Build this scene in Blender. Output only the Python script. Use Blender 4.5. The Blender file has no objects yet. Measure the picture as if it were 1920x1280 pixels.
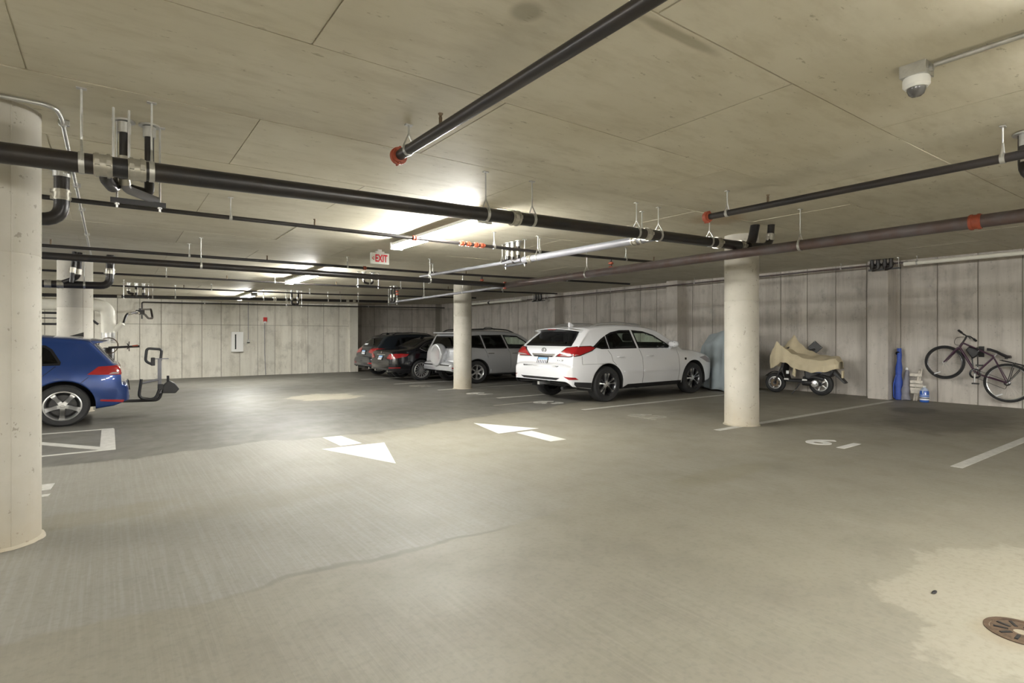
import bpy, bmesh, math, random
from mathutils import Vector, Matrix
from mathutils.bvhtree import BVHTree
random.seed(7)
SC = bpy.context.scene
COL = SC.collection
PI = math.pi
rad = math.radians

# ------------------------------------------------------------ camera, world, exposure
cam_d = bpy.data.cameras.new('camera')
cam = bpy.data.objects.new('camera', cam_d)
COL.objects.link(cam)
cam.location = (0, 0, 1.29)
cam.rotation_euler = (rad(90), 0, rad(-35.9))
cam_d.sensor_width = 36
cam_d.lens = 36 * 1043 / 1920
cam_d.shift_y = -10 / 1920
cam_d.clip_start = 0.02
cam_d.clip_end = 200
SC.camera = cam
w = bpy.data.worlds.new('world')
SC.world = w
w.use_nodes = True
w.node_tree.nodes['Background'].inputs[0].default_value = (0.9, 0.9, 1, 1)
w.node_tree.nodes['Background'].inputs[1].default_value = 0.0
SC.view_settings.view_transform = 'Standard'
SC.view_settings.look = 'None'
SC.view_settings.exposure = 0.0
SC.view_settings.gamma = 1
SC.view_settings.use_curve_mapping = False
LAMP = 330.0          # radiance of the fluorescent tubes
# fluorescent fixtures: (x, y start); 2.4 m long, along y
FIXTURES = [(3.40, 5.2), (3.40, 11.2), (3.40, 17.45), (3.40, -2.0), (3.4, -10.0),
            (-4.4, 5.2), (-4.4, 11.2), (-4.4, 17.4), (-4.4, -1.95), (-1.0, -6.0), (.6, -9.8), (3.4, -5.6), (7.5, -9.6)]  # past the third: unseen fixtures, several added to brighten walls and ceiling


def cz(x, y):        # ceiling height
    return 2.72 + .016 * max(0, x - 5) - .008 * max(0, y - 6) * (1 - min(1, max(0, (x - 7) / 6)))


def fz(y):           # floor height (the slab falls away towards the back)
    return -.0135 * max(0, y - 7)


# ------------------------------------------------------------ materials
MATS = {}


class NT:
    def __init__(self, name):
        self.m = bpy.data.materials.new(name)
        self.m.use_nodes = True
        self.t = self.m.node_tree
        self.t.nodes.clear()
        self.out = self.n('ShaderNodeOutputMaterial')
        self.b = self.n('ShaderNodeBsdfPrincipled')
        self.t.links.new(self.b.outputs[0], self.out.inputs[0])
        self.pos = None
        MATS[name] = self.m

    def n(self, ty, **k):
        nd = self.t.nodes.new(ty)
        for a, v in k.items():
            setattr(nd, a, v)
        return nd

    def link(self, a, b):
        self.t.links.new(a, b)

    def setin(self, sock, v):
        if isinstance(v, bpy.types.NodeSocket):
            self.t.links.new(v, sock)
        else:
            if hasattr(sock, 'default_value'):
                try:
                    sock.default_value = v
                except Exception:
                    sock.default_value = (*v, 1)

    def P(self):
        if self.pos is None:
            self.pos = self.n('ShaderNodeNewGeometry').outputs['Position']
        return self.pos

    def obj(self):
        return self.n('ShaderNodeTexCoord').outputs['Object']

    def mapping(self, vec, scale=(1, 1, 1), loc=(0, 0, 0), rot=(0, 0, 0)):
        m = self.n('ShaderNodeMapping')
        self.link(vec, m.inputs[0])
        m.inputs['Scale'].default_value = scale
        m.inputs['Location'].default_value = loc
        m.inputs['Rotation'].default_value = rot
        return m.outputs[0]

    def noise(self, vec, scale, detail=4, rough=.55, dist=0):
        q = self.n('ShaderNodeTexNoise')
        self.link(vec, q.inputs['Vector'])
        q.inputs['Scale'].default_value = scale
        q.inputs['Detail'].default_value = detail
        q.inputs['Roughness'].default_value = rough
        q.inputs['Distortion'].default_value = dist
        return q.outputs['Fac']

    def math(self, op, a, b=None, c=None, clamp=False):
        q = self.n('ShaderNodeMath', operation=op, use_clamp=clamp)
        self.setin(q.inputs[0], a)
        if b is not None:
            self.setin(q.inputs[1], b)
        if c is not None:
            self.setin(q.inputs[2], c)
        return q.outputs[0]

    def step(self, v, a, b):     # smoothstep a..b -> 0..1
        q = self.n('ShaderNodeMapRange', interpolation_type='SMOOTHSTEP')
        self.setin(q.inputs['Value'], v)
        q.inputs['From Min'].default_value = a
        q.inputs['From Max'].default_value = b
        return q.outputs[0]

    def mix(self, f, a, b, mode='MIX'):
        q = self.n('ShaderNodeMix', data_type='RGBA', blend_type=mode)
        self.setin(q.inputs[0], f)
        for s, v in ((q.inputs[6], a), (q.inputs[7], b)):
            if isinstance(v, bpy.types.NodeSocket):
                self.link(v, s)
            else:
                s.default_value = (*v, 1) if len(v) == 3 else v
        return q.outputs[2]

    def sep(self, vec):
        q = self.n('ShaderNodeSeparateXYZ')
        self.link(vec, q.inputs[0])
        return q.outputs

    def bump(self, h, strength=.3, dist=.01):
        q = self.n('ShaderNodeBump')
        q.inputs['Strength'].default_value = strength
        q.inputs['Distance'].default_value = dist
        self.link(h, q.inputs['Height'])
        self.link(q.outputs[0], self.b.inputs['Normal'])

    def fin(self, color=None, rough=None, **k):
        if color is not None:
            self.setin(self.b.inputs['Base Color'], color)
        if rough is not None:
            self.setin(self.b.inputs['Roughness'], rough)
        for a, v in k.items():
            self.setin(self.b.inputs[a.replace('_', ' ')], v)
        return self.m


def mat(name, col, rough=.5, metal=0, coat=0, var=0, vscale=6, bump=0, bscale=80, col2=None, spec=None):
    t = NT(name)
    c = col
    if var or col2:
        f = t.noise(t.obj(), vscale, 5, .6)
        f = t.step(f, .3, .7)
        lo = col2 if col2 else tuple(x * (1 - var) for x in col)
        c = t.mix(f, lo, col)
    if bump:
        t.bump(t.noise(t.obj(), bscale, 3), bump, .004)
    k = dict(Metallic=float(metal))
    if coat:
        k['Coat_Weight'] = float(coat)
    if spec is not None:
        k['Specular_IOR_Level'] = float(spec)
    return t.fin(c, rough, **k)


def glassmat(name, tint, refl_rough=.02):
    t = NT(name)
    tr = t.n('ShaderNodeBsdfTransparent')
    tr.inputs[0].default_value = (*tint, 1)
    gl = t.n('ShaderNodeBsdfGlossy')
    gl.inputs['Roughness'].default_value = refl_rough
    lw = t.n('ShaderNodeLayerWeight')
    lw.inputs[0].default_value = .5
    fac = t.math('ADD', t.math('MULTIPLY', t.math('POWER', lw.outputs['Facing'], 4.0), .8), .04, clamp=True)
    mx = t.n('ShaderNodeMixShader')
    t.link(fac, mx.inputs[0])
    t.link(tr.outputs[0], mx.inputs[1])
    t.link(gl.outputs[0], mx.inputs[2])
    t.link(mx.outputs[0], t.out.inputs[0])
    return t.m


def emis(name, col, strength):
    t = NT(name)
    t.fin((.8, .8, .8), .4)
    t.b.inputs['Emission Color'].default_value = (*col, 1)
    t.b.inputs['Emission Strength'].default_value = strength
    return t.m


def ellipse_mask(t, x, y, cx, cy, sx, sy, wob, soft=.35):
    a = t.math('DIVIDE', t.math('SUBTRACT', x, cx), sx)
    b = t.math('DIVIDE', t.math('SUBTRACT', y, cy), sy)
    d = t.math('SQRT', t.math('ADD', t.math('MULTIPLY', a, a), t.math('MULTIPLY', b, b)))
    d = t.math('ADD', d, wob)
    q = t.step(d, 1 - soft, 1 + soft)
    return t.math('SUBTRACT', 1.0, q)


def floor_mat():
    t = NT('concrete_floor')
    P = t.P()
    x, y, z = t.sep(P)
    n1 = t.noise(P, .45, 5, .6)
    n2 = t.noise(P, 2.2, 6, .65)
    n3 = t.noise(P, 30, 3, .6)
    base = t.mix(t.step(n1, .32, .68), (.222, .205, .163), (.19, .176, .142))
    base = t.mix(t.math('MULTIPLY', t.step(n2, .42, .72), .28), base, (.125, .114, .088))
    # streaks left by the broom, running along x
    st = t.noise(t.mapping(P, (26, .5, 1), rot=(0, 0, rad(12))), 1.6, 4, .7)
    brush = t.math('MULTIPLY', t.step(st, .35, .75), t.step(t.noise(P, .5, 2), .4, .6))
    base = t.mix(t.math('MULTIPLY', brush, .45), base, (.26, .247, .21))
    # second pour: greyer, smoother slab beyond an irregular edge at y about 7.2
    wob = t.math('MULTIPLY', t.math('SUBTRACT', t.noise(P, .9, 4), .5), 1.1)
    ed = t.math('ADD', t.math('MULTIPLY', t.math('MAXIMUM', t.math('SUBTRACT', x, 3.6), 0.0), .24), 7.2)
    far = t.step(t.math('SUBTRACT', t.math('ADD', y, wob), ed), -.03, .04)
    farc = t.mix(t.step(n2, .3, .7), (.118, .115, .106), (.092, .089, .081))
    base = t.mix(t.math('MULTIPLY', far, .85), base, farc)
    dl = t.math('ABSOLUTE', t.math('SUBTRACT', t.math('ADD', y, wob), ed))
    ln = t.math('MULTIPLY', t.math('SUBTRACT', 1.0, t.step(dl, .02, .09)), t.step(t.noise(P, 1.3, 3), .35, .6))
    base = t.mix(t.math('MULTIPLY', ln, .45), base, (.07, .065, .05))
    # grey brushed apron, 3.1 < y < 7
    ap = t.math('MULTIPLY', t.step(t.math('ADD', y, t.math('MULTIPLY', wob, .5)), 3.08, 3.13),
                t.math('SUBTRACT', 1.0, t.step(t.math('ADD', x, t.math('MULTIPLY', wob, 2.0)), 1.6, 3.2)))
    ap = t.math('MULTIPLY', ap, t.math('SUBTRACT', 1.0, far))
    base = t.mix(t.math('MULTIPLY', ap, .5), base, (.205, .20, .186))
    base = t.mix(t.math('MULTIPLY', t.math('MULTIPLY', ap, t.step(st, .42, .66)), .3), base, (.29, .285, .265))
    al = t.math('ABSOLUTE', t.math('SUBTRACT', t.math('ADD', y, t.math('MULTIPLY', wob, .5)), 3.09))
    base = t.mix(t.math('MULTIPLY', t.math('MULTIPLY', t.math('SUBTRACT', 1.0, t.step(al, .008, .04)), t.math('MULTIPLY', t.step(x, .3, .9), t.math('SUBTRACT', 1.0, t.step(x, 1.9, 2.4)))), .5), base, (.1, .092, .075))
    tro = t.n('ShaderNodeTexWave', wave_type='RINGS', rings_direction='Z')
    t.link(t.mapping(P, (1, 1, 0), loc=(3.0, -9.0, 0)), tro.inputs['Vector'])
    tro.inputs['Scale'].default_value = 1.6
    tro.inputs['Distortion'].default_value = 9
    tro.inputs['Detail'].default_value = 3
    base = t.mix(t.math('MULTIPLY', t.step(tro.outputs['Fac'], .3, .9), .08), base, (.25, .235, .195))
    # stains; the first two also paint in shade from pipes and column
    wn = t.math('MULTIPLY', t.math('SUBTRACT', t.noise(P, 2.4, 5, .65), .5), 1.6)
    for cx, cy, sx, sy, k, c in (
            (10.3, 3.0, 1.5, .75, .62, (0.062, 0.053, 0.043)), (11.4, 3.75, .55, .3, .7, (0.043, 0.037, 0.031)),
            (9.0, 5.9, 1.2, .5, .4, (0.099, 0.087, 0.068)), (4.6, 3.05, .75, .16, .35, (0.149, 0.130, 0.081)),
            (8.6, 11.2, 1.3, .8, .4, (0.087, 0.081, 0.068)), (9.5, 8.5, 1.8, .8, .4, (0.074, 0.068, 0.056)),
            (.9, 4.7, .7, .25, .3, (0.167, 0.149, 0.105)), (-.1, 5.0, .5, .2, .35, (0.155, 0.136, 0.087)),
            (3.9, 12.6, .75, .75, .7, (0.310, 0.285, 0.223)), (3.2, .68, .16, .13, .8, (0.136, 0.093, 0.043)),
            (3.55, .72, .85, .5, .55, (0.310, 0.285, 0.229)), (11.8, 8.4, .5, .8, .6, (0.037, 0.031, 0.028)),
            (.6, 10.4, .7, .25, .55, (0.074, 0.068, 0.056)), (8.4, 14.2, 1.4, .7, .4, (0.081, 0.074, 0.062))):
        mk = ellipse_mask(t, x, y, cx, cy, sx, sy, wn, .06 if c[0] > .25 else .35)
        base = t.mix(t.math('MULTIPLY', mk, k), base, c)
    base = t.mix(t.math('MULTIPLY', t.step(n3, .45, .7), .30), base, (.14, .128, .105))
    ro = t.math('ADD', .44, t.math('MULTIPLY', n2, .25))
    ro = t.math('SUBTRACT', ro, t.math('MULTIPLY', far, .04))
    t.bump(t.math('ADD', t.math('MULTIPLY', n3, .5), t.math('MULTIPLY', st, 1.0)), .12, .006)
    t.fin(base, ro, Specular_IOR_Level=.45)


def ceil_mat():
    t = NT('concrete_ceiling')
    P = t.P()
    x, y, z = t.sep(P)
    oi = t.n('ShaderNodeObjectInfo').outputs['Random']
    n1 = t.noise(P, .8, 5, .6)
    n2 = t.noise(t.mapping(P, (1, 3.2, 1)), 2.4, 6, .65)
    base = t.mix(t.step(n1, .3, .7), (.68, .645, .53), (.58, .54, .42))
    base = t.mix(t.math('MULTIPLY', t.step(n2, .42, .72), .55), base, (.45, .405, .295))
    base = t.mix(t.math('MULTIPLY', oi, .34), base, (.48, .44, .345))
    spots = t.noise(t.mapping(P, (1, 2.5, 1)), 9, 3, .7)
    base = t.mix(t.math('MULTIPLY', t.step(spots, .64, .72), .6), base, (.26, .23, .15))
    wn = t.math('MULTIPLY', t.math('SUBTRACT', t.noise(P, 3, 4), .5), .9)
    for cx, cy, sx, sy, k, c in ((1.49, 1.95, .07, .07, .5, (.2, .18, .12)), (2.2, 1.68, .28, .035, .55, (.22, .19, .12)),
                                 (6.1, 4.1, .35, .3, .55, (.33, .21, .09))):
        base = t.mix(t.math('MULTIPLY', ellipse_mask(t, x, y, cx, cy, sx, sy, wn if sx > .1 else 0.0), k), base, c)
    t.bump(t.noise(P, 26, 4), .1, .004)
    t.fin(base, .62)


def wall_mat(name, c1, c2, c3):
    t = NT(name)
    P = t.P()
    oi = t.n('ShaderNodeObjectInfo').outputs['Random']
    n1 = t.noise(P, .9, 5, .6)
    st = t.noise(t.mapping(P, (3.2, 3.2, .22)), 1.3, 6, .72)
    base = t.mix(t.step(n1, .3, .7), c1, c2)
    base = t.mix(t.math('MULTIPLY', t.step(st, .38, .68), .75), base, c3)
    base = t.mix(t.math('MULTIPLY', oi, .42), base, tuple(q * .62 for q in c1))
    bl = t.noise(t.mapping(P, (1.6, 1.6, 1.1)), 1.7, 7, .68)
    base = t.mix(t.math('MULTIPLY', t.step(bl, .48, .70), .5), base, tuple(q * .62 for q in c3))
    pores = t.noise(P, 17, 4, .75)
    base = t.mix(t.math('MULTIPLY', t.step(pores, .62, .70), .55), base, tuple(q * .4 for q in c3))
    t.bump(t.noise(P, 22, 4), .15, .005)
    t.fin(base, .75)


def col_mat():
    t = NT('concrete_column')
    P = t.P()
    x, y, z = t.sep(P)
    n1 = t.noise(P, 2.2, 5, .6)
    base = t.mix(t.step(n1, .3, .7), (.46, .437, .38), (.395, .372, .318))
    st = t.noise(t.mapping(P, (14, 14, .6)), 1, 4, .7)
    base = t.mix(t.math('MULTIPLY', t.step(st, .5, .8), .3), base, (.4, .36, .27))
    pores = t.noise(P, 16, 3, .75)
    base = t.mix(t.math('MULTIPLY', t.step(pores, .62, .69), .6), base, (.17, .15, .115))
    # yellow-brown grime splashed up the foot
    low = t.math('SUBTRACT', 1.0, t.step(t.math('ADD', z, t.math('MULTIPLY', t.noise(P, 5, 4), .5)), .1, .75))
    base = t.mix(t.math('MULTIPLY', low, .45), base, (.36, .29, .18))
    t.bump(pores, .15, .005)
    t.fin(base, .7)


floor_mat()
ceil_mat()
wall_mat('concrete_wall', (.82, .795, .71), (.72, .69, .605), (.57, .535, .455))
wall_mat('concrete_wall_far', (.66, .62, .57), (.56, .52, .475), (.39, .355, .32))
col_mat()
mat('joint', (.30, .28, .24), .85)
mat('dark_gap', (.07, .065, .055), .9)
mat('line_paint', (.50, .49, .455), .6, var=.22, vscale=14)
mat('arrow_paint', (.60, .595, .57), .55, var=.08, vscale=8)
mat('faded_paint', (.32, .305, .26), .6, var=.25, vscale=9)
mat('black_iron', (.014, .014, .016), .33, .1, var=.4, vscale=5, col2=(.022, .017, .014), bump=.15, bscale=60)
mat('black_pipe', (.018, .017, .019), .36, .1, col2=(.028, .023, .021), vscale=4)
mat('rusty_pipe', (.12, .108, .112), .42, .3, col2=(.095, .06, .05), vscale=3)
mat('galvanised', (.62, .62, .60), .33, .85, var=.2, vscale=12)
mat('silver_pipe', (.24, .24, .265), .45, .15, var=.15, vscale=6)
mat('white_pvc', (.78, .76, .68), .45, var=.08)
mat('coupling_orange', (.36, .075, .035), .5, var=.3, vscale=15)
mat('coupling_steel', (.50, .48, .42), .3, .7, var=.2, vscale=15)
mat('brass', (.12, .085, .05), .45, .4)
mat('white_enamel', (.82, .82, .80), .4)
mat('sign_white', (.80, .82, .78), .45)
mat('red_plastic', (.55, .03, .025), .4)
mat('black_plastic', (.018, .018, .02), .45)
mat('trim_black', (.008, .008, .010), .25, spec=.5)
mat('rubber', (.018, .018, .019), .75, var=.2, vscale=20)
mat('underbody', (.012, .012, .012), .8)
mat('interior_dark', (.03, .03, .032), .8)
mat('interior_grey', (.09, .09, .085), .8)
mat('interior_beige', (.42, .38, .28), .75)
mat('chrome', (.80, .80, .80), .12, 1)
mat('alloy_silver', (.66, .66, .66), .28, .85)
mat('alloy_dark', (.10, .10, .105), .28, .85)
mat('lamp_red', (.27, .006, .009), .12, coat=1)
mat('lamp_clear', (.42, .36, .36), .12, .4, coat=1)
mat('paint_white', (.68, .685, .71), .25, coat=1)
mat('paint_silver', (.50, .51, .53), .28, .55, coat=1)
mat('paint_grey_side', (.22, .225, .235), .3, .55, coat=1)
mat('paint_black', (.004, .004, .006), .15, coat=.6)
mat('paint_navy', (.008, .012, .018), .15, coat=.6)
mat('paint_blue', (.011, .042, .185), .25, .45, coat=1)
mat('plate_white', (.72, .74, .76), .4)
mat('plate_blue', (.16, .34, .60), .4)
mat('ink', (.03, .03, .05), .5)
mat('cover_tan', (.60, .52, .36), .8, var=.12, vscale=5, bump=.1, bscale=200)
mat('cover_grey', (.40, .46, .49), .6, var=.15, vscale=3)
mat('nylon_blue', (.035, .085, .42), .6, var=.2, vscale=10)
mat('nylon_grey', (.26, .26, .31), .7, var=.2, vscale=10)
mat('wood_grey', (.78, .73, .65), .7, var=.3, vscale=14)
mat('fluid_blue', (.03, .12, .50), .15, coat=.6)
mat('jug_clear', (.45, .52, .68), .25)
mat('label_blue', (.10, .20, .55), .5)
mat('frame_plum', (.045, .012, .035), .3, coat=.5)
mat('saddle_black', (.015, .013, .016), .55)
mat('grate_rust', (.10, .065, .04), .8, .3, var=.5, vscale=30, bump=.4, bscale=60)
mat('hole_black', (.004, .004, .004), .9)
mat('dome_smoke', (.10, .10, .11), .08, coat=1)
mat('exit_red', (.72, .02, .05), .4)
glassmat('glass_dark', (.05, .055, .06))
glassmat('glass_green', (.84, .93, .86))
glassmat('glass_mid', (.30, .34, .33))
emis('lamp_tube', (1.0, .985, .93), LAMP)
emis('exit_glow', (1.0, .05, .08), .12)
MATS['exit_glow'].node_tree.nodes['Principled BSDF'].inputs['Base Color'].default_value = (.55, .01, .03, 1)


# ------------------------------------------------------------ mesh helpers
def frame_to(d):
    d = Vector(d).normalized()
    up = Vector((0, 0, 1)) if abs(d.z) < .95 else Vector((1, 0, 0))
    a = up.cross(d).normalized()
    b = d.cross(a).normalized()
    return a, b, d


class M:
    def __init__(self):
        self.v = []
        self.f = []

    def add(self, vs, fs, mtx=None):
        o = len(self.v)
        if mtx is not None:
            vs = [mtx @ Vector(q) for q in vs]
        self.v += [tuple(q) for q in vs]
        self.f += [tuple(i + o for i in q) for q in fs]
        return self

    def box(self, a, b, mtx=None):
        x0, y0, z0 = a
        x1, y1, z1 = b
        vs = [(x0, y0, z0), (x1, y0, z0), (x1, y1, z0), (x0, y1, z0), (x0, y0, z1), (x1, y0, z1), (x1, y1, z1), (x0, y1, z1)]
        return self.add(vs, [(0, 3, 2, 1), (4, 5, 6, 7), (0, 1, 5, 4), (1, 2, 6, 5), (2, 3, 7, 6), (3, 0, 4, 7)], mtx)

    def cbox(self, c, s, mtx=None):
        return self.box([c[i] - s[i] / 2 for i in range(3)], [c[i] + s[i] / 2 for i in range(3)], mtx)

    def tube(self, pts, r, n=12, caps=True, closed=False, mtx=None):
        pts = [Vector(p) for p in pts]
        m = len(pts)
        rs = r if isinstance(r, (list, tuple)) else [r] * m
        vs = []
        fs = []
        pa = None
        for i, p in enumerate(pts):
            if closed:
                d = pts[(i + 1) % m] - pts[i - 1]
            else:
                d = pts[min(i + 1, m - 1)] - pts[max(i - 1, 0)]
            if d.length < 1e-9:
                d = Vector((0, 0, 1))
            d.normalize()
            if pa is None:
                a, b, _ = frame_to(d)
            else:
                a = pa - d * pa.dot(d)
                if a.length < 1e-6:
                    a, b, _ = frame_to(d)
                a.normalize()
                b = d.cross(a)
            pa = a
            for k in range(n):
                an = 2 * PI * k / n
                vs.append(p + (a * math.cos(an) + b * math.sin(an)) * rs[i])
        for i in range(m if closed else m - 1):
            j = (i + 1) % m
            for k in range(n):
                l = (k + 1) % n
                fs.append((i * n + k, i * n + l, j * n + l, j * n + k))
        if caps and not closed:
            fs.append(tuple(reversed(range(n))))
            fs.append(tuple(range((m - 1) * n, m * n)))
        return self.add(vs, fs, mtx)

    def cyl(self, a, b, r, n=16, mtx=None):
        return self.tube([a, b], r, n, True, False, mtx)

    def lathe(self, prof, n=24, mtx=None, closed=False, caps=True):   # prof: (r, h) about local z
        vs = []
        fs = []
        m = len(prof)
        for r, h in prof:
            for k in range(n):
                an = 2 * PI * k / n
                vs.append((r * math.cos(an), r * math.sin(an), h))
        for i in range(m if closed else m - 1):
            j = (i + 1) % m
            for k in range(n):
                l = (k + 1) % n
                fs.append((i * n + k, i * n + l, j * n + l, j * n + k))
        if caps and not closed:
            if prof[0][0] > 1e-5:
                fs.append(tuple(reversed(range(n))))
            if prof[-1][0] > 1e-5:
                fs.append(tuple(range((m - 1) * n, m * n)))
        return self.add(vs, fs, mtx)

    def prism(self, poly, z0, z1, mtx=None):
        n = len(poly)
        if sum(poly[i][0] * poly[(i + 1) % n][1] - poly[(i + 1) % n][0] * poly[i][1] for i in range(n)) < 0:
            poly = poly[::-1]
        vs = [(p[0], p[1], z0) for p in poly] + [(p[0], p[1], z1) for p in poly]
        fs = [tuple(reversed(range(n))), tuple(range(n, 2 * n))]
        for i in range(n):
            j = (i + 1) % n
            fs.append((i, j, n + j, n + i))
        return self.add(vs, fs, mtx)

    def ball(self, c, r, n=12, sz=(1, 1, 1)):
        prof = [(max(1e-6, math.sin(PI * i / (n // 2))) * 1.0, -math.cos(PI * i / (n // 2))) for i in range(n // 2 + 1)]
        return self.lathe(prof, n, Matrix.Translation(c) @ Matrix.Diagonal((r * sz[0], r * sz[1], r * sz[2], 1)), caps=False)

    def grid(self, rows, mtx=None):
        n = len(rows[0])
        vs = [p for r in rows for p in r]
        fs = [(i * n + k, i * n + k + 1, (i + 1) * n + k + 1, (i + 1) * n + k) for i in range(len(rows) - 1) for k in range(n - 1)]
        return self.add(vs, fs, mtx)

    def mesh(self, name, m, ang=38):
        me = bpy.data.meshes.new(name)
        me.from_pydata(self.v, [], self.f)
        me.validate()
        bm = bmesh.new()
        bm.from_mesh(me)
        bmesh.ops.remove_doubles(bm, verts=bm.verts, dist=1e-6)
        bmesh.ops.recalc_face_normals(bm, faces=bm.faces)
        bm.to_mesh(me)
        bm.free()
        me.materials.append(MATS[m])
        if ang:
            me.polygons.foreach_set('use_smooth', [True] * len(me.polygons))
            me.set_sharp_from_angle(angle=rad(ang))
        return me

    def build(self, name, m, parent=None, ang=38, bevel=0):
        o = bpy.data.objects.new(name, self.mesh(name, m, ang))
        COL.objects.link(o)
        if parent is not None:
            o.parent = parent
        if bevel:
            b = o.modifiers.new('bevel', 'BEVEL')
            b.width = bevel
            b.segments = 2
            b.limit_method = 'ANGLE'
        return o


def tag(o, label=None, cat=None, group=None, kind=None):
    if label:
        o['label'] = label
    if cat:
        o['category'] = cat
    if group:
        o['group'] = group
    if kind:
        o['kind'] = kind
    return o


def empty(name, loc=(0, 0, 0), rz=0, label=None, cat=None, group=None):
    o = bpy.data.objects.new(name, None)
    COL.objects.link(o)
    o.empty_display_size = .1
    o.location = loc
    o.rotation_euler = (0, 0, rz)
    return tag(o, label, cat, group)


def struct(o):
    o['kind'] = 'structure'
    return o


def link_copy(o, parent=None):
    c = o.copy()
    COL.objects.link(c)
    c.parent = parent
    return c


def fillet(pts, r, n=6):
    pts = [Vector(p) for p in pts]
    out = [pts[0]]
    for i in range(1, len(pts) - 1):
        a, b, c = pts[i - 1], pts[i], pts[i + 1]
        u = (a - b)
        v = (c - b)
        k = min(r, u.length * .49, v.length * .49)
        p0 = b + u.normalized() * k
        p1 = b + v.normalized() * k
        for j in range(n + 1):
            t = j / n
            out.append(p0 * (1 - t) ** 2 + b * 2 * t * (1 - t) + p1 * t * t)
    out.append(pts[-1])
    return out


def text_mesh(s, size, depth, m, name, bold=0.0, spacing=1.0):
    cu = bpy.data.curves.new('txt', 'FONT')
    cu.body = s
    cu.size = size
    cu.extrude = depth
    cu.offset = bold
    cu.space_character = spacing
    cu.align_x = 'CENTER'
    cu.align_y = 'CENTER'
    ob = bpy.data.objects.new('txt', cu)
    COL.objects.link(ob)
    dg = bpy.context.evaluated_depsgraph_get()
    me = bpy.data.meshes.new_from_object(ob.evaluated_get(dg))
    bpy.data.objects.remove(ob)
    me.name = name
    me.materials.clear()
    me.materials.append(MATS[m])
    return me


def text_obj(s, size, depth, m, name, mtx, parent=None, bold=0.0, spacing=1.0):
    o = bpy.data.objects.new(name, text_mesh(s, size, depth, m, name, bold, spacing))
    COL.objects.link(o)
    if parent is not None:
        o.parent = parent
    o.matrix_local = mtx
    return o

# ============================================================ STRUCTURE
AXM = Matrix(((0, 0, 1, 0), (1, 0, 0, 0), (0, 1, 0, 0), (0, 0, 0, 1)))     # (a,b,c) -> x=c, y=a, z=b
X0, X1, Y0, Y1 = -9.0, 13.2, -12.0, 23.1
YA = 24.3
fl = M().prism([(Y0 - .3, 0), (7, 0), (YA + .3, fz(YA + .3)), (YA + .3, -.6), (Y0 - .3, -.6)], X0 - .3, X1 + .4, AXM)
struct(fl.build('floor', 'concrete_floor', ang=0))

xs = [X0 - .3, 5, 7, 9, 11, 13, X1 + .4]
ys = [Y0 - .3, 6, 12, 18, YA + .3]
cm = M()
cm.grid([[(x, y, cz(x, y) + .008) for x in xs] for y in ys])
cm.grid([[(x, y, 3.3) for x in xs] for y in ys])
ceiling = struct(cm.build('ceiling', 'concrete_ceiling', ang=0))
g = .0042
for k in range(-1, 19):
    ya = 1.62 + 1.165 * k
    yb = min(ya + 1.165, Y1)
    xa = -5.02 + (0 if k % 2 else 1.165)
    while xa < X1:
        xb = min(xa + 2.33, X1)
        c = [(xa + g, ya + g), (xb - g, ya + g), (xb - g, yb - g), (xa + g, yb - g)]
        dz = random.uniform(-.0015, .0015)
        vs = [(p[0], p[1], cz(*p) + dz) for p in c] + [(p[0], p[1], cz(*p) + .0085) for p in c]
        M().add(vs, [(0, 1, 2, 3), (7, 6, 5, 4), (0, 4, 5, 1), (1, 5, 6, 2), (2, 6, 7, 3), (3, 7, 4, 0)]).build('panel', 'concrete_ceiling', ceiling, ang=0)
        xa = xb


def wall_panels(wall, m, run, axis, at, zsplit, out, z0f, z1f):
    """cast panels proud of the wall; axis 'x': panels along x at y=at; 'y': along y at x=at; out = sign of the face"""
    for a, b in zip(run[:-1], run[1:]):
        zs = [None] + zsplit + [None]
        for i in range(len(zs) - 1):
            mid = (a + b) / 2
            z0 = (z0f(mid) - .02) if zs[i] is None else zs[i] + .007
            z1 = (z1f(mid) + .02) if zs[i + 1] is None else zs[i + 1] - .007
            d = .018 + random.uniform(-.002, .002)
            mb = M()
            if axis == 'x':
                mb.box((a + .009, min(at, at + out * d), z0), (b - .009, max(at, at + out * d), z1))
            else:
                mb.box((min(at, at + out * d), a + .009, z0), (max(at, at + out * d), b - .009, z1))
            mb.build('panel', m, wall, ang=0, bevel=.004)


wb = struct(M().box((X0, Y1 + .018, -.5), (8.5, Y1 + .4, 3.2)).build('wall_back', 'joint', ang=0))
wall_panels(wb, 'concrete_wall', [.85 + .63 * k for k in range(-7, 13)], 'x', Y1 + .02, [1.71], -1, lambda q: fz(Y1), lambda q: cz(q, Y1))
M().box((8.2, Y1 - .14, -.4), (8.56, YA, 3.1)).build('pilaster', 'concrete_wall', wb, ang=0, bevel=.012)
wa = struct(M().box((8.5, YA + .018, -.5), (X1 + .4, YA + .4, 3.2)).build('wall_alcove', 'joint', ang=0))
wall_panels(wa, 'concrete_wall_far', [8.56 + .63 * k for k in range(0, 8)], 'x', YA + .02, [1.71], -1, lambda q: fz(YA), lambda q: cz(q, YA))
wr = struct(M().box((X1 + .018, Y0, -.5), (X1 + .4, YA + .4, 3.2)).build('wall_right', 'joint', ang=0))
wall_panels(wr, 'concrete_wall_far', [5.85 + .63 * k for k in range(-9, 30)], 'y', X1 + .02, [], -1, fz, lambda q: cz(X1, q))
for y in (-.55, 4.67, 9.84, 15.1):
    M().box((12.8, y, -.4), (X1 + .03, y + .38, 3.0)).build('pilaster', 'concrete_wall_far', wr, ang=0, bevel=.012)
struct(M().box((X0 - .4, Y0, -.5), (X0, Y1 + .4, 3.2)).build('wall_left', 'concrete_wall', ang=0))
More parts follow.
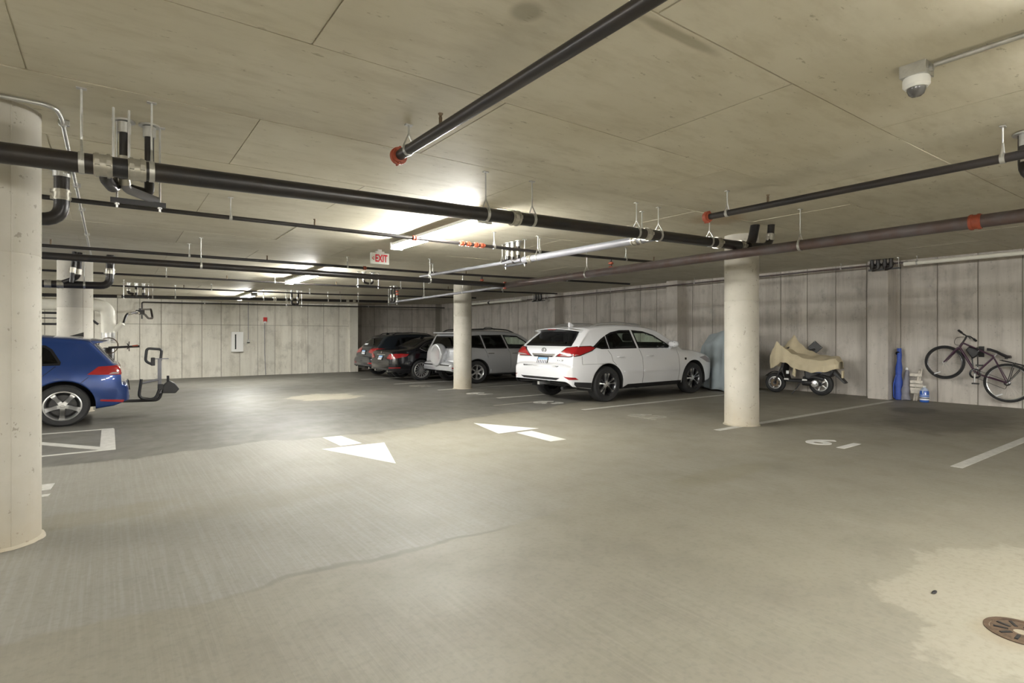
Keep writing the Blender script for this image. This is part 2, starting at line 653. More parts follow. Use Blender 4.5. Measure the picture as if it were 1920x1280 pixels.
struct(M().box((X0 - .4, Y0 - .4, -.5), (X1 + .4, Y0, 3.2)).build('wall_front', 'concrete_wall', ang=0))


def column(x, y, r, label):
    zf, zc = fz(y) - .02, cz(x, y) + .006
    root = empty('concrete_column', (x, y, zf + .02), 0, label, 'column', 'round concrete columns')
    prof = [(r + .004, zf), (r, zf + .05), (r, 1.795), (r - .003, 1.8), (r, 1.805), (r, zc)]
    o = M().lathe(prof, 48).build('shaft', 'concrete_column', root)
    o.location = (0, 0, -root.location.z)
    a = rad(-62)
    s = M().tube([(r * math.cos(a), r * math.sin(a), zf), (r * math.cos(a), r * math.sin(a), zc)], .0035, 6).build('form_seam', 'concrete_column', root)
    s.location = (0, 0, -root.location.z)
    # crumbling collar of concrete round the foot
    vs = []
    n = 40
    m2 = M()
    rows = []
    for rr, zz in ((r - .01, .02), (r + .004, .014), (r + .018, .002)):
        rows.append([(math.cos(2 * PI * k / n) * (rr + (random.random() * .012 if zz < .03 else 0)), math.sin(2 * PI * k / n) * (rr + (random.random() * .012 if zz < .03 else 0)), zz) for k in range(n)])
        rows[-1].append(rows[-1][0])
    m2.grid(rows).build('foot_collar', 'concrete_column', root)
    return root


column(-.59, 4.71, .235, 'thick round concrete column closest to the camera, cut by the left edge')
column(7.5, 4.63, .235, 'round concrete column standing between the white car and the covered scooter')
column(7.47, 12.52, .235, 'round concrete column standing in front of the silver car')
column(-.5, 12.78, .26, 'round concrete column standing behind the blue hatchback')


# ------------------------------------------------------------ paint on the floor
def flat(name, polys, m, label=None, cat=None, group=None, h=.003, names=None):
    allp = [p for q in polys for p in q]
    cx = sum(p[0] for p in allp) / len(allp)
    cy = sum(p[1] for p in allp) / len(allp)

    def one(poly, nm, par):
        n = len(poly)
        if sum(poly[i][0] * poly[(i + 1) % n][1] - poly[(i + 1) % n][0] * poly[i][1] for i in range(n)) < 0:
            poly = poly[::-1]
        vs = [(p[0] - cx, p[1] - cy, fz(p[1]) - .002) for p in poly] + [(p[0] - cx, p[1] - cy, fz(p[1]) + h) for p in poly]
        fs = [tuple(range(n, 2 * n))] + [(i, (i + 1) % n, n + (i + 1) % n, n + i) for i in range(n)]
        o = M().add(vs, fs).build(nm, m, par, ang=0)
        return o
    if len(polys) == 1:
        o = one(polys[0], name, None)
        o.location = (cx, cy, 0)
        return tag(o, label, cat, group)
    r = empty(name, (cx, cy, 0), 0, label, cat, group)
    for i, p in enumerate(polys):
        one(p, names[i], r)
    return r


flat('arrow_marking', [[(4.38, 7.02), (4.86, 6.08), (4.17, 6.06)], [(4.40, 5.98), (4.66, 5.98), (4.62, 5.23), (4.38, 5.24)]], 'arrow_paint',
     'white painted floor arrow pointing away, nearer the white car', 'floor marking', 'traffic arrows', names=['arrow_head', 'arrow_shaft'])
flat('arrow_marking', [[(2.35, 5.25), (1.96, 6.41), (2.70, 6.37)], [(2.20, 7.15), (2.43, 7.13), (2.46, 6.48), (2.20, 6.47)]], 'arrow_paint',
     'white painted floor arrow pointing towards the camera', 'floor marking', 'traffic arrows', names=['arrow_head', 'arrow_shaft'])
for y, lab in ((1.87, 'white stall line at the right edge, nearest the camera'), (4.53, 'white stall line running out from the column by the scooter'),
               (7.19, 'white stall line on the near side of the white car'), (9.85, 'white stall line on the far side of the white car'),
               (12.5, 'white stall line beside the far column and the silver car'), (15.2, 'white stall line between the silver car and the black sedan'),
               (17.85, 'white stall line between the black sedan and the dark wagon')):
    flat('stall_line', [[(6.75, y - .05), (12.6, y - .05), (12.6, y + .05), (6.75, y + .05)]], 'line_paint', lab, 'floor marking', 'parking stall lines')
flat('stall_line', [[(5.9, 8.72), (6.9, 8.75), (6.9, 8.79), (5.9, 8.76)]], 'faded_paint', 'faint worn paint line left of the number behind the white car', 'floor marking')
flat('hatched_box_marking', [[(-3.4, 9.88), (.05, 9.88), (.05, 9.80), (-3.4, 9.80)], [(-.09, 7.92), (.06, 7.92), (.06, 9.80), (-.09, 9.80)],
                             [(-3.4, 7.78), (.06, 7.84), (.06, 7.92), (-3.4, 7.86)], [(-1.35, 9.80), (-1.2, 9.80), (-.09, 8.15), (-.09, 7.92)],
                             [(-2.9, 9.80), (-2.75, 9.80), (-1.5, 7.86), (-1.65, 7.86)]], 'line_paint',
     'white hatched no-parking box painted beside the blue hatchback', 'floor marking', names=['edge_line', 'end_bar', 'edge_line', 'hatch_line', 'hatch_line'])
flat('stripe_marking', [[(-3.0, 6.30), (-.385, 6.30), (-.40, 6.06), (-3.0, 6.05)]], 'line_paint', 'thick white floor stripe ending beside the nearest column', 'floor marking')
flat('stripe_marking', [[(-3.0, 5.90), (-.39, 5.90), (-.40, 5.82), (-3.0, 5.81)]], 'line_paint', 'thin white floor stripe ending beside the nearest column', 'floor marking')
for s, x, y, m, lab in (('61', 7.02, 3.13, 'arrow_paint', 'white stall number 61 painted on the floor at right'),
                        ('62', 7.0, 5.98, 'faded_paint', 'faded stall number 62 painted on the floor in front of the round column'),
                        ('63', 6.98, 8.45, 'line_paint', 'white stall number 63 painted behind the white car'),
                        ('64', 6.95, 10.95, 'line_paint', 'white stall number 64 painted in the empty stall'),
                        ('65', 6.95, 14.0, 'faded_paint', 'faded stall number 65 painted behind the silver car')):
    o = text_obj(s, .62, .002, m, 'stall_number', Matrix.Translation((x, y, fz(y) + .002)) @ Matrix.Rotation(rad(-90), 4, 'Z') @ Matrix.Rotation(rad(.77 if y > 7 else 0), 4, 'X'), bold=.012)
    tag(o, lab, 'floor marking', 'stall numbers')

# floor drain
dr = empty('floor_drain', (3.22, .66, 0), 0, 'rusty round floor drain at the lower right corner', 'drain')
M().lathe([(.125, -.01), (.13, .004), (.112, .006), (.108, -.004)], 40).build('rim', 'grate_rust', dr)
gm = M().lathe([(.108, -.01), (.108, .001), (.03, .003), (.026, -.01)], 36)
gm.build('grate', 'grate_rust', dr)
for k in range(10):
    a = 2 * PI * k / 10
    M().cbox((.07, 0, .003), (.05, .012, .004), Matrix.Rotation(a, 4, 'Z')).build('slot', 'hole_black', dr, ang=0)
M().lathe([(.03, -.009), (.001, -.009)], 20).build('hole', 'hole_black', dr)
tag(M().lathe([(.011, 0), (.013, .006), (.008, .010), (.0, .011)], 10, Matrix.Translation((3.36, 1.02, 0)) @ Matrix.Diagonal((2.0, .7, 1, 1))).build('leaf_scrap', 'black_plastic'),
    'small dark scrap lying on the pale floor patch', 'debris')

# ------------------------------------------------------------ light fixtures
for i, (x, y) in enumerate(FIXTURES):
    zc = cz(x, y + 1.2)
    labs = ['bright fluorescent strip light nearest, behind the big black pipe', 'fluorescent strip light second along the row',
            'fluorescent strip light farthest, nearest the back wall']
    r = empty('strip_light', (x, y, min(cz(x, y), cz(x, y + 2.4)) - .003), 0, labs[i] if i < 3 else 'fluorescent strip light out of view on the ceiling', 'light fixture', 'ceiling strip lights' if i < 3 else 'unseen strip lights')
    M().box((-.085, 0, -.10), (.085, 2.4, -.06)).build('housing', 'white_enamel', r, ang=0, bevel=.004)
    for s_ in (-.062, .062):
        M().cyl((s_, .04, -.125), (s_, 2.36, -.125), .019, 12).build('tube', 'lamp_tube', r)
    for yy in (.4, 2.0):
        M().cyl((0, yy, -.06), (0, yy, .0), .012, 8).build('stem', 'white_enamel', r)
    for yy in (.0, 2.36):
        M().box((-.09, yy, -.155), (.09, yy + .04, -.05)).build('lamp_holder', 'white_enamel', r, ang=0, bevel=.004)


# ------------------------------------------------------------ pipes
def part(mb, name, m, root, ang=38):
    o = mb.build(name, m, root, ang)
    o.location = -Vector(root.location)
    return o


def band(mb, p, d, r, hl, t=.006):
    a, b, d = frame_to(d)
    mt = Matrix((( a.x, b.x, d.x, p[0]), (a.y, b.y, d.y, p[1]), (a.z, b.z, d.z, p[2]), (0, 0, 0, 1)))
    mb.lathe([(r, -hl), (r + t, -hl), (r + t, hl), (r, hl)], 18, mt, closed=True)


def hanger(root, p, d, r, name='hanger', m='galvanised'):
    mb = M()
    p = Vector(p)
    zt = cz(p.x, p.y)
    h = zt - (p.z + r)
    y0 = p.z + r + min(.07, h * .5)
    mb.cyl((p.x, p.y, y0), (p.x, p.y, zt), .006, 8)
    mb.cbox((p.x, p.y, zt - .004), (.05, .03, .008))
    dd = Vector(d).normalized()
    s = Vector((-dd.y, dd.x, 0))
    for q in (-1, 1):
        e = p + s * (r + .004) * q
        mb.tube([e, e + Vector((0, 0, r * .6)), (p.x, p.y, y0 + .005)], .006, 6)
    band(mb, p, d, r, .014, .005)
    return part(mb, name, m, root)


def lerp_on(pts, t):
    pts = [Vector(p) for p in pts]
    L = [(pts[i + 1] - pts[i]).length for i in range(len(pts) - 1)]
    s = t * sum(L)
    for i, l in enumerate(L):
        if s <= l or i == len(L) - 1:
            return pts[i].lerp(pts[i + 1], s / l), (pts[i + 1] - pts[i]).normalized()
        s -= l


def tof(pts, ax, v):
    L = [(pts[i + 1] - pts[i]).length for i in range(len(pts) - 1)]
    acc = 0
    for i, l in enumerate(L):
        a, b = pts[i][ax], pts[i + 1][ax]
        if abs(b - a) > 1e-6 and min(a, b) <= v <= max(a, b):
            return (acc + l * (v - a) / (b - a)) / sum(L)
        acc += l
    return None


def pipe(name, label, pts, r, m, cat='pipe', fil=0, hang=(), coup=(), cm='coupling_steel', cl=.045, ends=(), heads=(), group=None, n=14, ax=None):
    pts = [Vector(p) for p in pts]
    if ax is not None:       # positions are given as coordinates on that axis
        hang, coup, heads = ([q for q in (tof(pts, ax, v) for v in lst) if q is not None] for lst in (hang, coup, heads))
    root = empty(name, pts[0], 0, label, cat, group)
    run = fillet(pts, fil) if fil else pts
    part(M().tube(run, r, n), 'pipe_run', m, root)
    for t in hang:
        p, d = lerp_on(pts, t)
        hanger(root, p, d, r)
    for t in coup:
        p, d = lerp_on(pts, t)
        mb = M()
        band(mb, p, d, r - .001, cl, .007)
        band(mb, p - d * cl * .6, d, r, .008, .012)
        band(mb, p + d * cl * .6, d, r, .008, .012)
        s = Vector((-d.y, d.x, 0)) if abs(d.z) < .9 else Vector((1, 0, 0))
        for q in (-1, 1):
            mb.cbox(p + d * cl * .6 * q - s * (r + .012), (.022, .022, .03))
        part(mb, 'coupling', cm, root)
    for t in ends:
        p, d = lerp_on(pts, t)
        mb = M()
        band(mb, p, d, .001, .03, r + .016)
        band(mb, p, d, r, .012, .026)
        for q in (-1, 1):
            mb.cyl(p + Vector((0, 0, q * (r + .02))) - d * .03, p + Vector((0, 0, q * (r + .02))) + d * .03, .009, 8)
        part(mb, 'end_coupling', 'coupling_orange', root)
    for t in heads:
        p, d = lerp_on(pts, t)
        mb = M()
        mb.cyl(p + Vector((0, 0, r * .8)), p + Vector((0, 0, r + .035)), .011, 8)
        mb.lathe([(.012, r + .035), (.008, r + .05), (.016, r + .062), (.016, r + .066), (.001, r + .066)], 10, Matrix.Translation(p))
        part(mb, 'sprinkler_head', 'brass', root)
    return root


# along x
p1 = pipe('drain_pipe', 'large black cast iron drain pipe crossing the whole left half in front',
          [(-3.2, 4.05, 2.20), (-.5, 4.05, 2.28), (2.6, 4.05, 2.345), (6.1, 4.05, 2.435), (6.78, 4.05, 2.45), (6.88, 4.05, cz(6.9, 4))], .058, 'black_iron', fil=.16,
          hang=(-.13, .21, 2.65, 3.16, 4.58, 4.94, 5.88), coup=(-.03, .135, 2.96, 4.74, 6.04, 6.55), n=20, ax=0)
pipe('drain_riser', 'short black riser bending into the ceiling beside the column by the scooter', [(6.62, 3.98, 2.44), (7.0, 3.92, 2.46), (7.04, 3.92, cz(7, 3.9))], .045, 'black_iron', fil=.14, coup=(.75,))
pipe('sprinkler_pipe', 'thin dark sprinkler pipe with an orange fitting, passing the nearest strip light', [(-3, 6.33, 2.50), (5, 6.33, 2.515), (8.1, 6.33, 2.575)], .022, 'black_pipe',
     hang=(1.01, 4.28, 5.08, 6.9), coup=(3.08, 3.76, 3.86, 3.98, 4.08), cm='coupling_orange', cl=.03, heads=(1.86, 7.6), n=10, ax=0)
pipe('sprinkler_pipe', 'thin dark sprinkler pipe running just above the second large black pipe', [(-3, 9.75, 2.50), (5, 9.62, 2.515), (10.6, 9.6, 2.6)], .023, 'black_pipe',
     hang=(.98, 3.4, 5.07, 8.5), heads=(-.64, 2.08, 5.82), coup=(3.71,), cm='coupling_orange', cl=.025, n=10, ax=0)
pipe('standpipe_main', 'second large black pipe, ending at an orange coupling before the far column', [(-3, 9.05, 2.295), (6.38, 9.05, 2.30)], .046, 'black_iron', hang=(.433, .822), ends=(1.0,), n=18)
pipe('sprinkler_pipe', 'thin dark sprinkler pipe passing behind the far column', [(-2.5, 13.12, 2.48), (5, 13.1, 2.49), (11.2, 13.1, 2.60)], .021, 'black_pipe', hang=(.25, .4, .62, .85), heads=(.33, .5, .72), n=10)
pipe('sprinkler_pipe', 'thin dark sprinkler pipe passing over the black sedan', [(-2.2, 16.2, 2.475), (5, 16.2, 2.50), (10.2, 16.2, 2.60)], .021, 'black_pipe', hang=(.2, .35, .55, .75), heads=(.3, .62), n=10)
pipe('drain_pipe', 'black drain pipe with pale couplings crossing over the back of the aisle', [(-2.2, 17.0, 2.24), (7.3, 17.0, 2.41)], .042, 'black_iron',
     hang=(.9, 1.4, 3.56, 4.17, 5.39, 5.77, 6.33), coup=(.2, 3.86, 5.99, 6.2), n=14, ax=0)
pipe('sprinkler_pipe', 'thin dark sprinkler pipe running along the top of the back wall', [(.9, 22.75, 1.88), (.9, 22.75, 2.45), (8.15, 22.75, 2.53), (12.6, 22.75, 2.6)], .024, 'black_pipe', fil=.06, hang=(.2, .45, .7), n=10)
pipe('drain_pipe', 'fat black storm pipe turning up into the ceiling behind the nearest column', [(-3.4, 11.75, 2.11), (0.0, 11.75, 2.15), (0.02, 11.75, cz(0, 11.7))], .062, 'black_iron', fil=.13, hang=(.45, .62, .78), coup=(.52, .66, .70, .93), n=16)
pipe('drain_riser', 'twin-bend black riser meeting the fat storm pipe, left of its elbow', [(-.62, 11.72, 2.17), (-.42, 11.68, 2.26), (-.40, 11.66, cz(-.4, 11.6))], .04, 'black_iron', fil=.08, coup=(.5,))
pipe('drain_riser', 'straight black riser dropping to the fat storm pipe', [(-.5, 11.6, 2.17), (-.46, 11.6, cz(-.5, 11.6))], .032, 'black_iron', coup=(.4,))
pipe('drain_elbow', 'black drain elbow hanging from the ceiling right of the nearest column', [(-.33, 6.12, cz(0, 6.1) - .002), (-.33, 6.12, 2.28), (-1.8, 6.12, 2.25)], .055, 'black_iron', fil=.14, coup=(.115,), n=16)
o = M()
band(o, (-.33, 6.12, 2.712), (0, 0, 1), .05, .005, .04)
band(o, (-.33, 6.12, 2.68), (0, 0, 1), .055, .03, .008)
tag(o.build('ceiling_collar', 'galvanised'), 'round metal collar on the ceiling above the black drain elbow', 'collar')

# along y
pipe('sprinkler_main', 'black sprinkler pipe slanting overhead to an orange end fitting', [(1.64, 3.62, 2.55), (1.64, -4.5, 2.55)], .035, 'black_pipe', hang=(.02, .6), heads=(.075,), ends=(0,), n=16)
pipe('sprinkler_main', 'black sprinkler pipe at right ending at an orange fitting beside the round column', [(4.93, 3.42, 2.50), (4.93, -3.0, 2.50)], .031, 'black_pipe', hang=(.035, .36), heads=(.1,), ends=(0,), n=16)
pipe('fire_main', 'thick rusty fire main crossing in front of the round column at right', [(6.4, -2.5, 2.34), (6.4, 4.6, 2.325), (6.4, 9.02, 2.30)], .06, 'rusty_pipe', hang=(3.22, 6.73), coup=(1.63,), cm='coupling_orange', n=20, ax=1)
pipe('fire_branch', 'thin silver pipe carrying on from the fire main towards the back', [(6.4, 9.1, 2.28), (6.4, 14.5, 2.24)], .027, 'silver_pipe', hang=(.3, .65, .95), n=12)
pipe('drain_branch', 'silver grey drain pipe joining the big black pipe', [(4.95, 4.1, 2.40), (4.95, 6.55, 2.415)], .046, 'silver_pipe', hang=(.08, .86), coup=(.12, .93), cm='coupling_steel', n=18)
pipe('drain_branch', 'thin silver pipe leading from the riser cluster to the sprinkler pipes', [(4.95, 6.6, 2.42), (4.95, 9.9, 2.46)], .028, 'silver_pipe', hang=(.15, .88), n=12)
pipe('wall_pipe', 'long pale pipe near the top of the right wall above the bicycle', [(12.68, 4.35, 2.71), (12.68, -3, 2.74)], .04, 'white_pvc', hang=(.03, .4), n=14)
pipe('wall_pipe', 'pale pipe at the top of the right wall above the silver car', [(12.6, 21.2, 2.655), (12.6, 16.8, 2.665)], .045, 'white_pvc', hang=(.2, .5, .9), coup=(.5,), cm='black_plastic', n=14)
pipe('wall_pipe', 'thin brown pipe along the top of the right wall above the white car', [(12.72, 16.6, 2.655), (12.72, 4.3, 2.745)], .02, 'rusty_pipe', hang=(.1, .35, .6, .9), n=10)
pipe('conduit', 'galvanised conduit bending along the ceiling above the nearest column', [(-4, 4.41, 2.70), (-.27, 4.41, 2.70), (-.25, 4.62, 2.70), (-.25, 12.4, 2.65)], .013, 'galvanised', fil=.16, cat='conduit', coup=(.345, .41, .5, .6, .75), cl=.012, cm='galvanised', n=10)
pipe('conduit', 'galvanised conduit running to the dome camera', [(3.46, 1.05, 2.695), (3.46, -3.5, 2.695)], .0125, 'galvanised', cat='conduit', n=10)

# red-fitted drops
for x, y, z0, lab in ((6.55, 6.33, 2.535, 'short pipe drop with two red fittings right of the silver pipe'), (6.2, 9.62, 2.51, 'short pipe drop with red fittings above the orange coupling'),
                      (5.9, 13.1, 2.49, 'short pipe drop with red fittings left of the far column')):
    r = empty('sprinkler_drop', (x, y, z0), 0, lab, 'pipe fitting', 'red-fitted pipe drops')
    M().cyl((0, 0, .0), (0, 0, -.2), .018, 10).build('pipe_run', 'black_pipe', r)
    for dz in (-.07, -.14):
        M().lathe([(.018, dz - .025), (.042, dz - .01), (.042, dz + .01), (.018, dz + .025)], 10).build('coupling', 'coupling_orange', r)


# pipe clusters hung on trapeze channels
def cluster(x, y, z, label, risers, chan, axis='x', r=.03, bands=True):
    root = empty('riser_cluster', (x, y, z), 0, label, 'pipe cluster')
    zc = cz(x, y) - z
    ax = Vector((1, 0, 0)) if axis == 'x' else Vector((0, 1, 0))
    for i, (t, lo) in enumerate(risers):
        p = ax * t
        M().cyl((p.x, p.y, lo), (p.x, p.y, zc - .02), r, 14).build('riser', 'black_iron', root)
        mb = M()
        if bands:
            band(mb, (p.x, p.y, zc - .05), (0, 0, 1), r, .035, .01)
        band(mb, (p.x, p.y, zc - .006), (0, 0, 1), r, .005, .035 if bands else .01)
        mb.build('collar', 'galvanised' if bands else 'black_iron', root)
        mb = M()
        band(mb, (p.x, p.y, lo + (zc - lo) * .35), (0, 0, 1), r, .04, .008)
        band(mb, (p.x, p.y, lo + (zc - lo) * .35 + .02), (0, 0, 1), r, .007, .014)
        band(mb, (p.x, p.y, lo + (zc - lo) * .35 - .02), (0, 0, 1), r, .007, .014)
        mb.build('coupling', 'coupling_steel' if bands else 'black_iron', root)
        q = ax * (t + .11 * (1 if i % 2 == 0 else -.5))
        M().tube(fillet([(p.x, p.y, lo + .06), (p.x, p.y, lo - .01), (q.x, q.y, lo - .03)], .05), r * 1.06, 14).build('elbow', 'black_iron', root)
    a, b = chan
    pa, pb = ax * a, ax * b
    M().box((min(pa.x, pb.x) - .015, min(pa.y, pb.y) - .015, -.02), (max(pa.x, pb.x) + .015, max(pa.y, pb.y) + .015, .012)).build('trapeze_channel', 'black_plastic', root, ang=0)
    for t in (a + .02, b - .02):
        p = ax * t
        mb = M().cyl((p.x, p.y, -.05), (p.x, p.y, zc), .006, 8)
        mb.cbox((p.x, p.y, zc - .005), (.06, .03, .01))
        mb.cyl((p.x, p.y, -.03), (p.x, p.y, -.02), .014, 8)
        mb.build('hanger_rod', 'galvanised', root)
    return root


ca = cluster(.13, 4.5, 2.19, 'cluster of short black risers with steel bands hanging near the big black pipe', ((-.05, .1), (.09, .08)), (-.11, .17), r=.028)
part(M().tube(fillet([(.07, 4.35, 2.34), (.09, 4.42, 2.25), (.27, 4.52, 2.215)], .03), .028, 14), 'wye', 'silver_pipe', ca)
part(M().tube(fillet([(-.02, 4.12, 2.33), (-.02, 4.2, 2.25), (.02, 4.45, 2.25), (.06, 4.5, 2.33)], .07), .034, 14), 'trap', 'black_iron', ca)
mb = M()
band(mb, (.08, 4.38, 2.29), (.05, .15, -.3), .028, .02, .006)
part(mb, 'coupling', 'coupling_steel', ca)
for x in (.0, .08):
    part(M().cyl((x + .02, 4.25, 2.33), (x + .02, 4.25, 2.71), .007, 8), 'hanger_rod', 'galvanised', ca)
cluster(4.95, 6.8, 2.37, 'cluster of grey risers and rods where the silver pipe narrows', ((-.12, .08), (.02, .06), (.14, .1)), (-.3, .22), axis='y', r=.026)
cluster(6.35, 14.4, 2.20, 'riser cluster at the far end of the thin silver pipe', ((-.1, .06), (.1, .06)), (-.3, .3), axis='y', r=.028)
cluster(4.55, 11.6, 2.38, 'small riser cluster on a trapeze behind the EXIT sign', ((-.1, .08), (.1, .08)), (-.25, .25), r=.022)
cluster(.55, 16.95, 2.28, 'left riser cluster above the standing white pipe', ((-.16, .1), (.0, .04), (.15, .04)), (-.28, .28), r=.03)
cluster(4.4, 16.95, 2.20, 'small twin riser cluster over the middle of the aisle near the back', ((-.08, .05), (.1, .05)), (-.22, .22), r=.028)
cw = cluster(12.62, 4.6, 2.64, 'purple-black riser cluster at the start of the pale wall pipe', ((-.05, .03), (.06, .03), (.18, .03), (.29, .03)), (-.2, .34), axis='y', r=.035, bands=False)
ce = cluster(12.5, 15.6, 2.56, 'dark riser cluster at the top of the right wall beside the far pilaster', ((-.1, .04), (.05, .04), (.2, .04)), (-.3, .4), axis='y', r=.03, bands=False)
rc = empty('riser_cluster', (1.0, 11.5, 2.4), 0, 'cluster of thin risers in the corner at upper right', 'pipe cluster')
rc.location = (5.25, 1.05, 2.36)
M().tube(fillet([(0, .0, cz(5.2, 1) - 2.36), (0, 0, .05), (.05, -1.2, 0.03)], .1), .05, 16).build('riser', 'black_iron', rc)
M().tube(fillet([(.22, -.02, cz(5.2, 1) - 2.36), (.22, -.02, .1), (.2, -1.2, 0.06)], .1), .035, 16).build('riser', 'black_iron', rc)
for x, r in ((0, .05), (.22, .035)):
    zt = cz(5.2, 1) - 2.36
    mb = M()
    band(mb, (x, -.01, zt - .05), (0, 0, 1), r, .04, .008)
    band(mb, (x, -.01, zt - .006), (0, 0, 1), r, .005, .04)
    mb.build('collar', 'galvanised', rc)
    mb = M()
    band(mb, (x, -.01, zt - .17), (0, 0, 1), r, .035, .006)
    mb.build('coupling', 'coupling_steel', rc)
M().lathe([(.036, -.02), (.037, -.02), (.037, .02), (.036, .02)], 16, Matrix.Translation((.22, -.02, cz(5.2, 1) - 2.36 - .09)), closed=True).build('paint_band', 'coupling_orange', rc)
for y in (-.32, -.5):
    mb = M().cyl((.03, y, .05), (.03, y, cz(5.2, .6) - 2.36), .007, 8)
    mb.build('hanger_rod', 'galvanised', rc)

# ------------------------------------------------------------ white insulated standpipe and its valve (left, behind the blue car)
sp = empty('white_standpipe', (-.02, 17.6, fz(17.6)), 0, 'fat white elbow pipe standing behind the blue hatchback', 'pipe')
part(M().tube(fillet([(-2.2, 17.6, 2.08), (-.02, 17.6, 2.08), (-.02, 17.6, 1.38)], .3, 10), .155, 24), 'insulated_run', 'white_pvc', sp)
part(M().tube([(.08, 17.6, 1.42), (.28, 17.5, 1.62)], .07, 14), 'insulated_branch', 'white_pvc', sp)
mb = M()
for z, r, h in ((1.33, .14, .06), (1.26, .15, .012), (1.2, .14, .05), (1.12, .155, .012)):
    band(mb, (-.02, 17.6, z), (0, 0, 1), .01, h, r)
part(mb, 'steel_coupling', 'galvanised', sp)
part(M().lathe([(.10, -.01), (.17, .12), (.17, .3), (.13, .38), (.13, 1.1), (.10, 1.14)], 24, Matrix.Translation((-.02, 17.6, fz(17.6)))), 'valve_body', 'black_iron', sp)
VO = Vector((.0, -.3, 1.0 - sp.location.z))
_o = M().tube([(.2 * math.cos(2 * PI * k / 24), 0, .05 + .2 * math.sin(2 * PI * k / 24)) for k in range(24)], .012, 8, closed=True).build('handwheel', 'grate_rust', sp)
_o.location = VO
_o = M().cyl((0, 0, 0), (.65, -.05, .03), .03, 10).build('stem', 'black_iron', sp)
_o.location = VO
_o = M().cyl((.5, -.04, .03), (.62, -.05, .045), .028, 10).build('red_knob', 'coupling_orange', sp)
_o.location = VO
for k in range(5):
    a = 2 * PI * k / 5
    _o = M().cyl((.42, -.04, .03), (.42 + .1 * math.cos(a) * .4, -.04, .03 + .13 * math.sin(a)), .012, 6).build('prong', 'black_iron', sp)
    _o.location = VO
tr = pipe('trim_pipe', 'black looping trim pipe with valves between the white standpipe and the back wall', [(.30, 17.5, 1.64), (.36, 17.6, 1.86), (.55, 17.9, 1.92), (.8, 18.6, 1.90), (.92, 19.2, 1.80), (1.04, 19.6, 1.82), (1.02, 20.0, 2.1), (.9, 22.75, 2.2)], .03, 'black_iron', fil=.1, coup=(.06, .14), n=10)
mb = M()
mb.cbox((.68, 18.25, 1.94), (.2, .2, .12))
mb.cyl((.68, 18.25, 1.94), (.68, 18.25, 2.05), .03, 10)
part(mb, 'check_valve', 'black_iron', tr)
# black truss of the gate track behind the left columns
gt = empty('gate_track', (-3, 19.5, 1.5), 0, 'black steel truss of a gate track seen behind the left columns', 'gate track')
for a, b, r in (((-3, 0, .12), (2.55, 0, .12), .03), ((-3, 0, .42), (2.4, 0, .42), .03), ((-3, 0, .28), (2.2, 0, .28), .015), ((2.4, 0, .42), (2.75, 0, .12), .03)):
    M().cyl(a, b, r, 8).build('rail', 'black_plastic', gt)
for k in range(5):
    M().cyl((-2.6 + k * 1.1, 0, .12), (-2.1 + k * 1.1, 0, .42), .015, 8).build('brace', 'black_plastic', gt)
for x in (-2.8, 2.3):
    M().cyl((x, 0, .4), (x, 0, cz(-3 + x, 19.5) - 1.5), .02, 8).build('hanger_rod', 'black_plastic', gt)

# ------------------------------------------------------------ exit sign, camera, wall devices
ex = empty('exit_sign', (3.565, 8.6, 2.46), 0, 'small EXIT sign with red letters and an arrow hanging from the ceiling', 'sign')
M().box((-.155, -.02, 0), (.155, .02, .18)).build('panel', 'sign_white', ex, ang=0, bevel=.004)
M().box((-.07, -.03, .18), (.07, .03, .205)).build('canopy', 'white_enamel', ex, ang=0)
M().box((-.03, -.02, .2), (.03, .02, cz(3.5, 8.6) - 2.46)).build('mount', 'white_enamel', ex, ang=0)
RX = Matrix.Rotation(rad(90), 4, 'X')
text_obj('EXIT', .165, .002, 'exit_glow', 'lettering', Matrix.Translation((.02, -.022, .088)) @ RX @ Matrix.Diagonal((.62, 1.0, 1, 1)), ex, bold=.004)
M().tube([(-.105, -.022, .115), (-.135, -.022, .09), (-.105, -.022, .065)], .006, 6).build('arrow', 'exit_glow', ex)

dc = empty('dome_camera', (3.46, 1.13, 2.71), 0, 'white dome security camera on a metal box on the ceiling', 'camera')
M().box((-.06, -.06, -.055), (.06, .06, .0095)).build('junction_box', 'galvanised', dc, ang=0, bevel=.003)
for x in (-.03, .0, .03):
    mb = M()
    band(mb, (x, -.0605, -.025), (0, 1, 0), .009, .001, .002)
    mb.build('knockout', 'galvanised', dc)
    mb = M()
    band(mb, (-.0605, x, -.025), (1, 0, 0), .009, .001, .002)
    mb.build('knockout', 'galvanised', dc)
M().lathe([(.058, -.055), (.062, -.065), (.062, -.095), (.05, -.11), (.04, -.11)], 28).build('housing', 'white_enamel', dc)
M().lathe([(.044, -.108), (.043, -.122), (.034, -.142), (.02, -.152), (.0001, -.155)], 24, caps=False).build('dome', 'dome_smoke', dc)
M().cyl((.0, -.075, -.025), (0, -.06, -.025), .018, 10).build('connector', 'galvanised', dc)

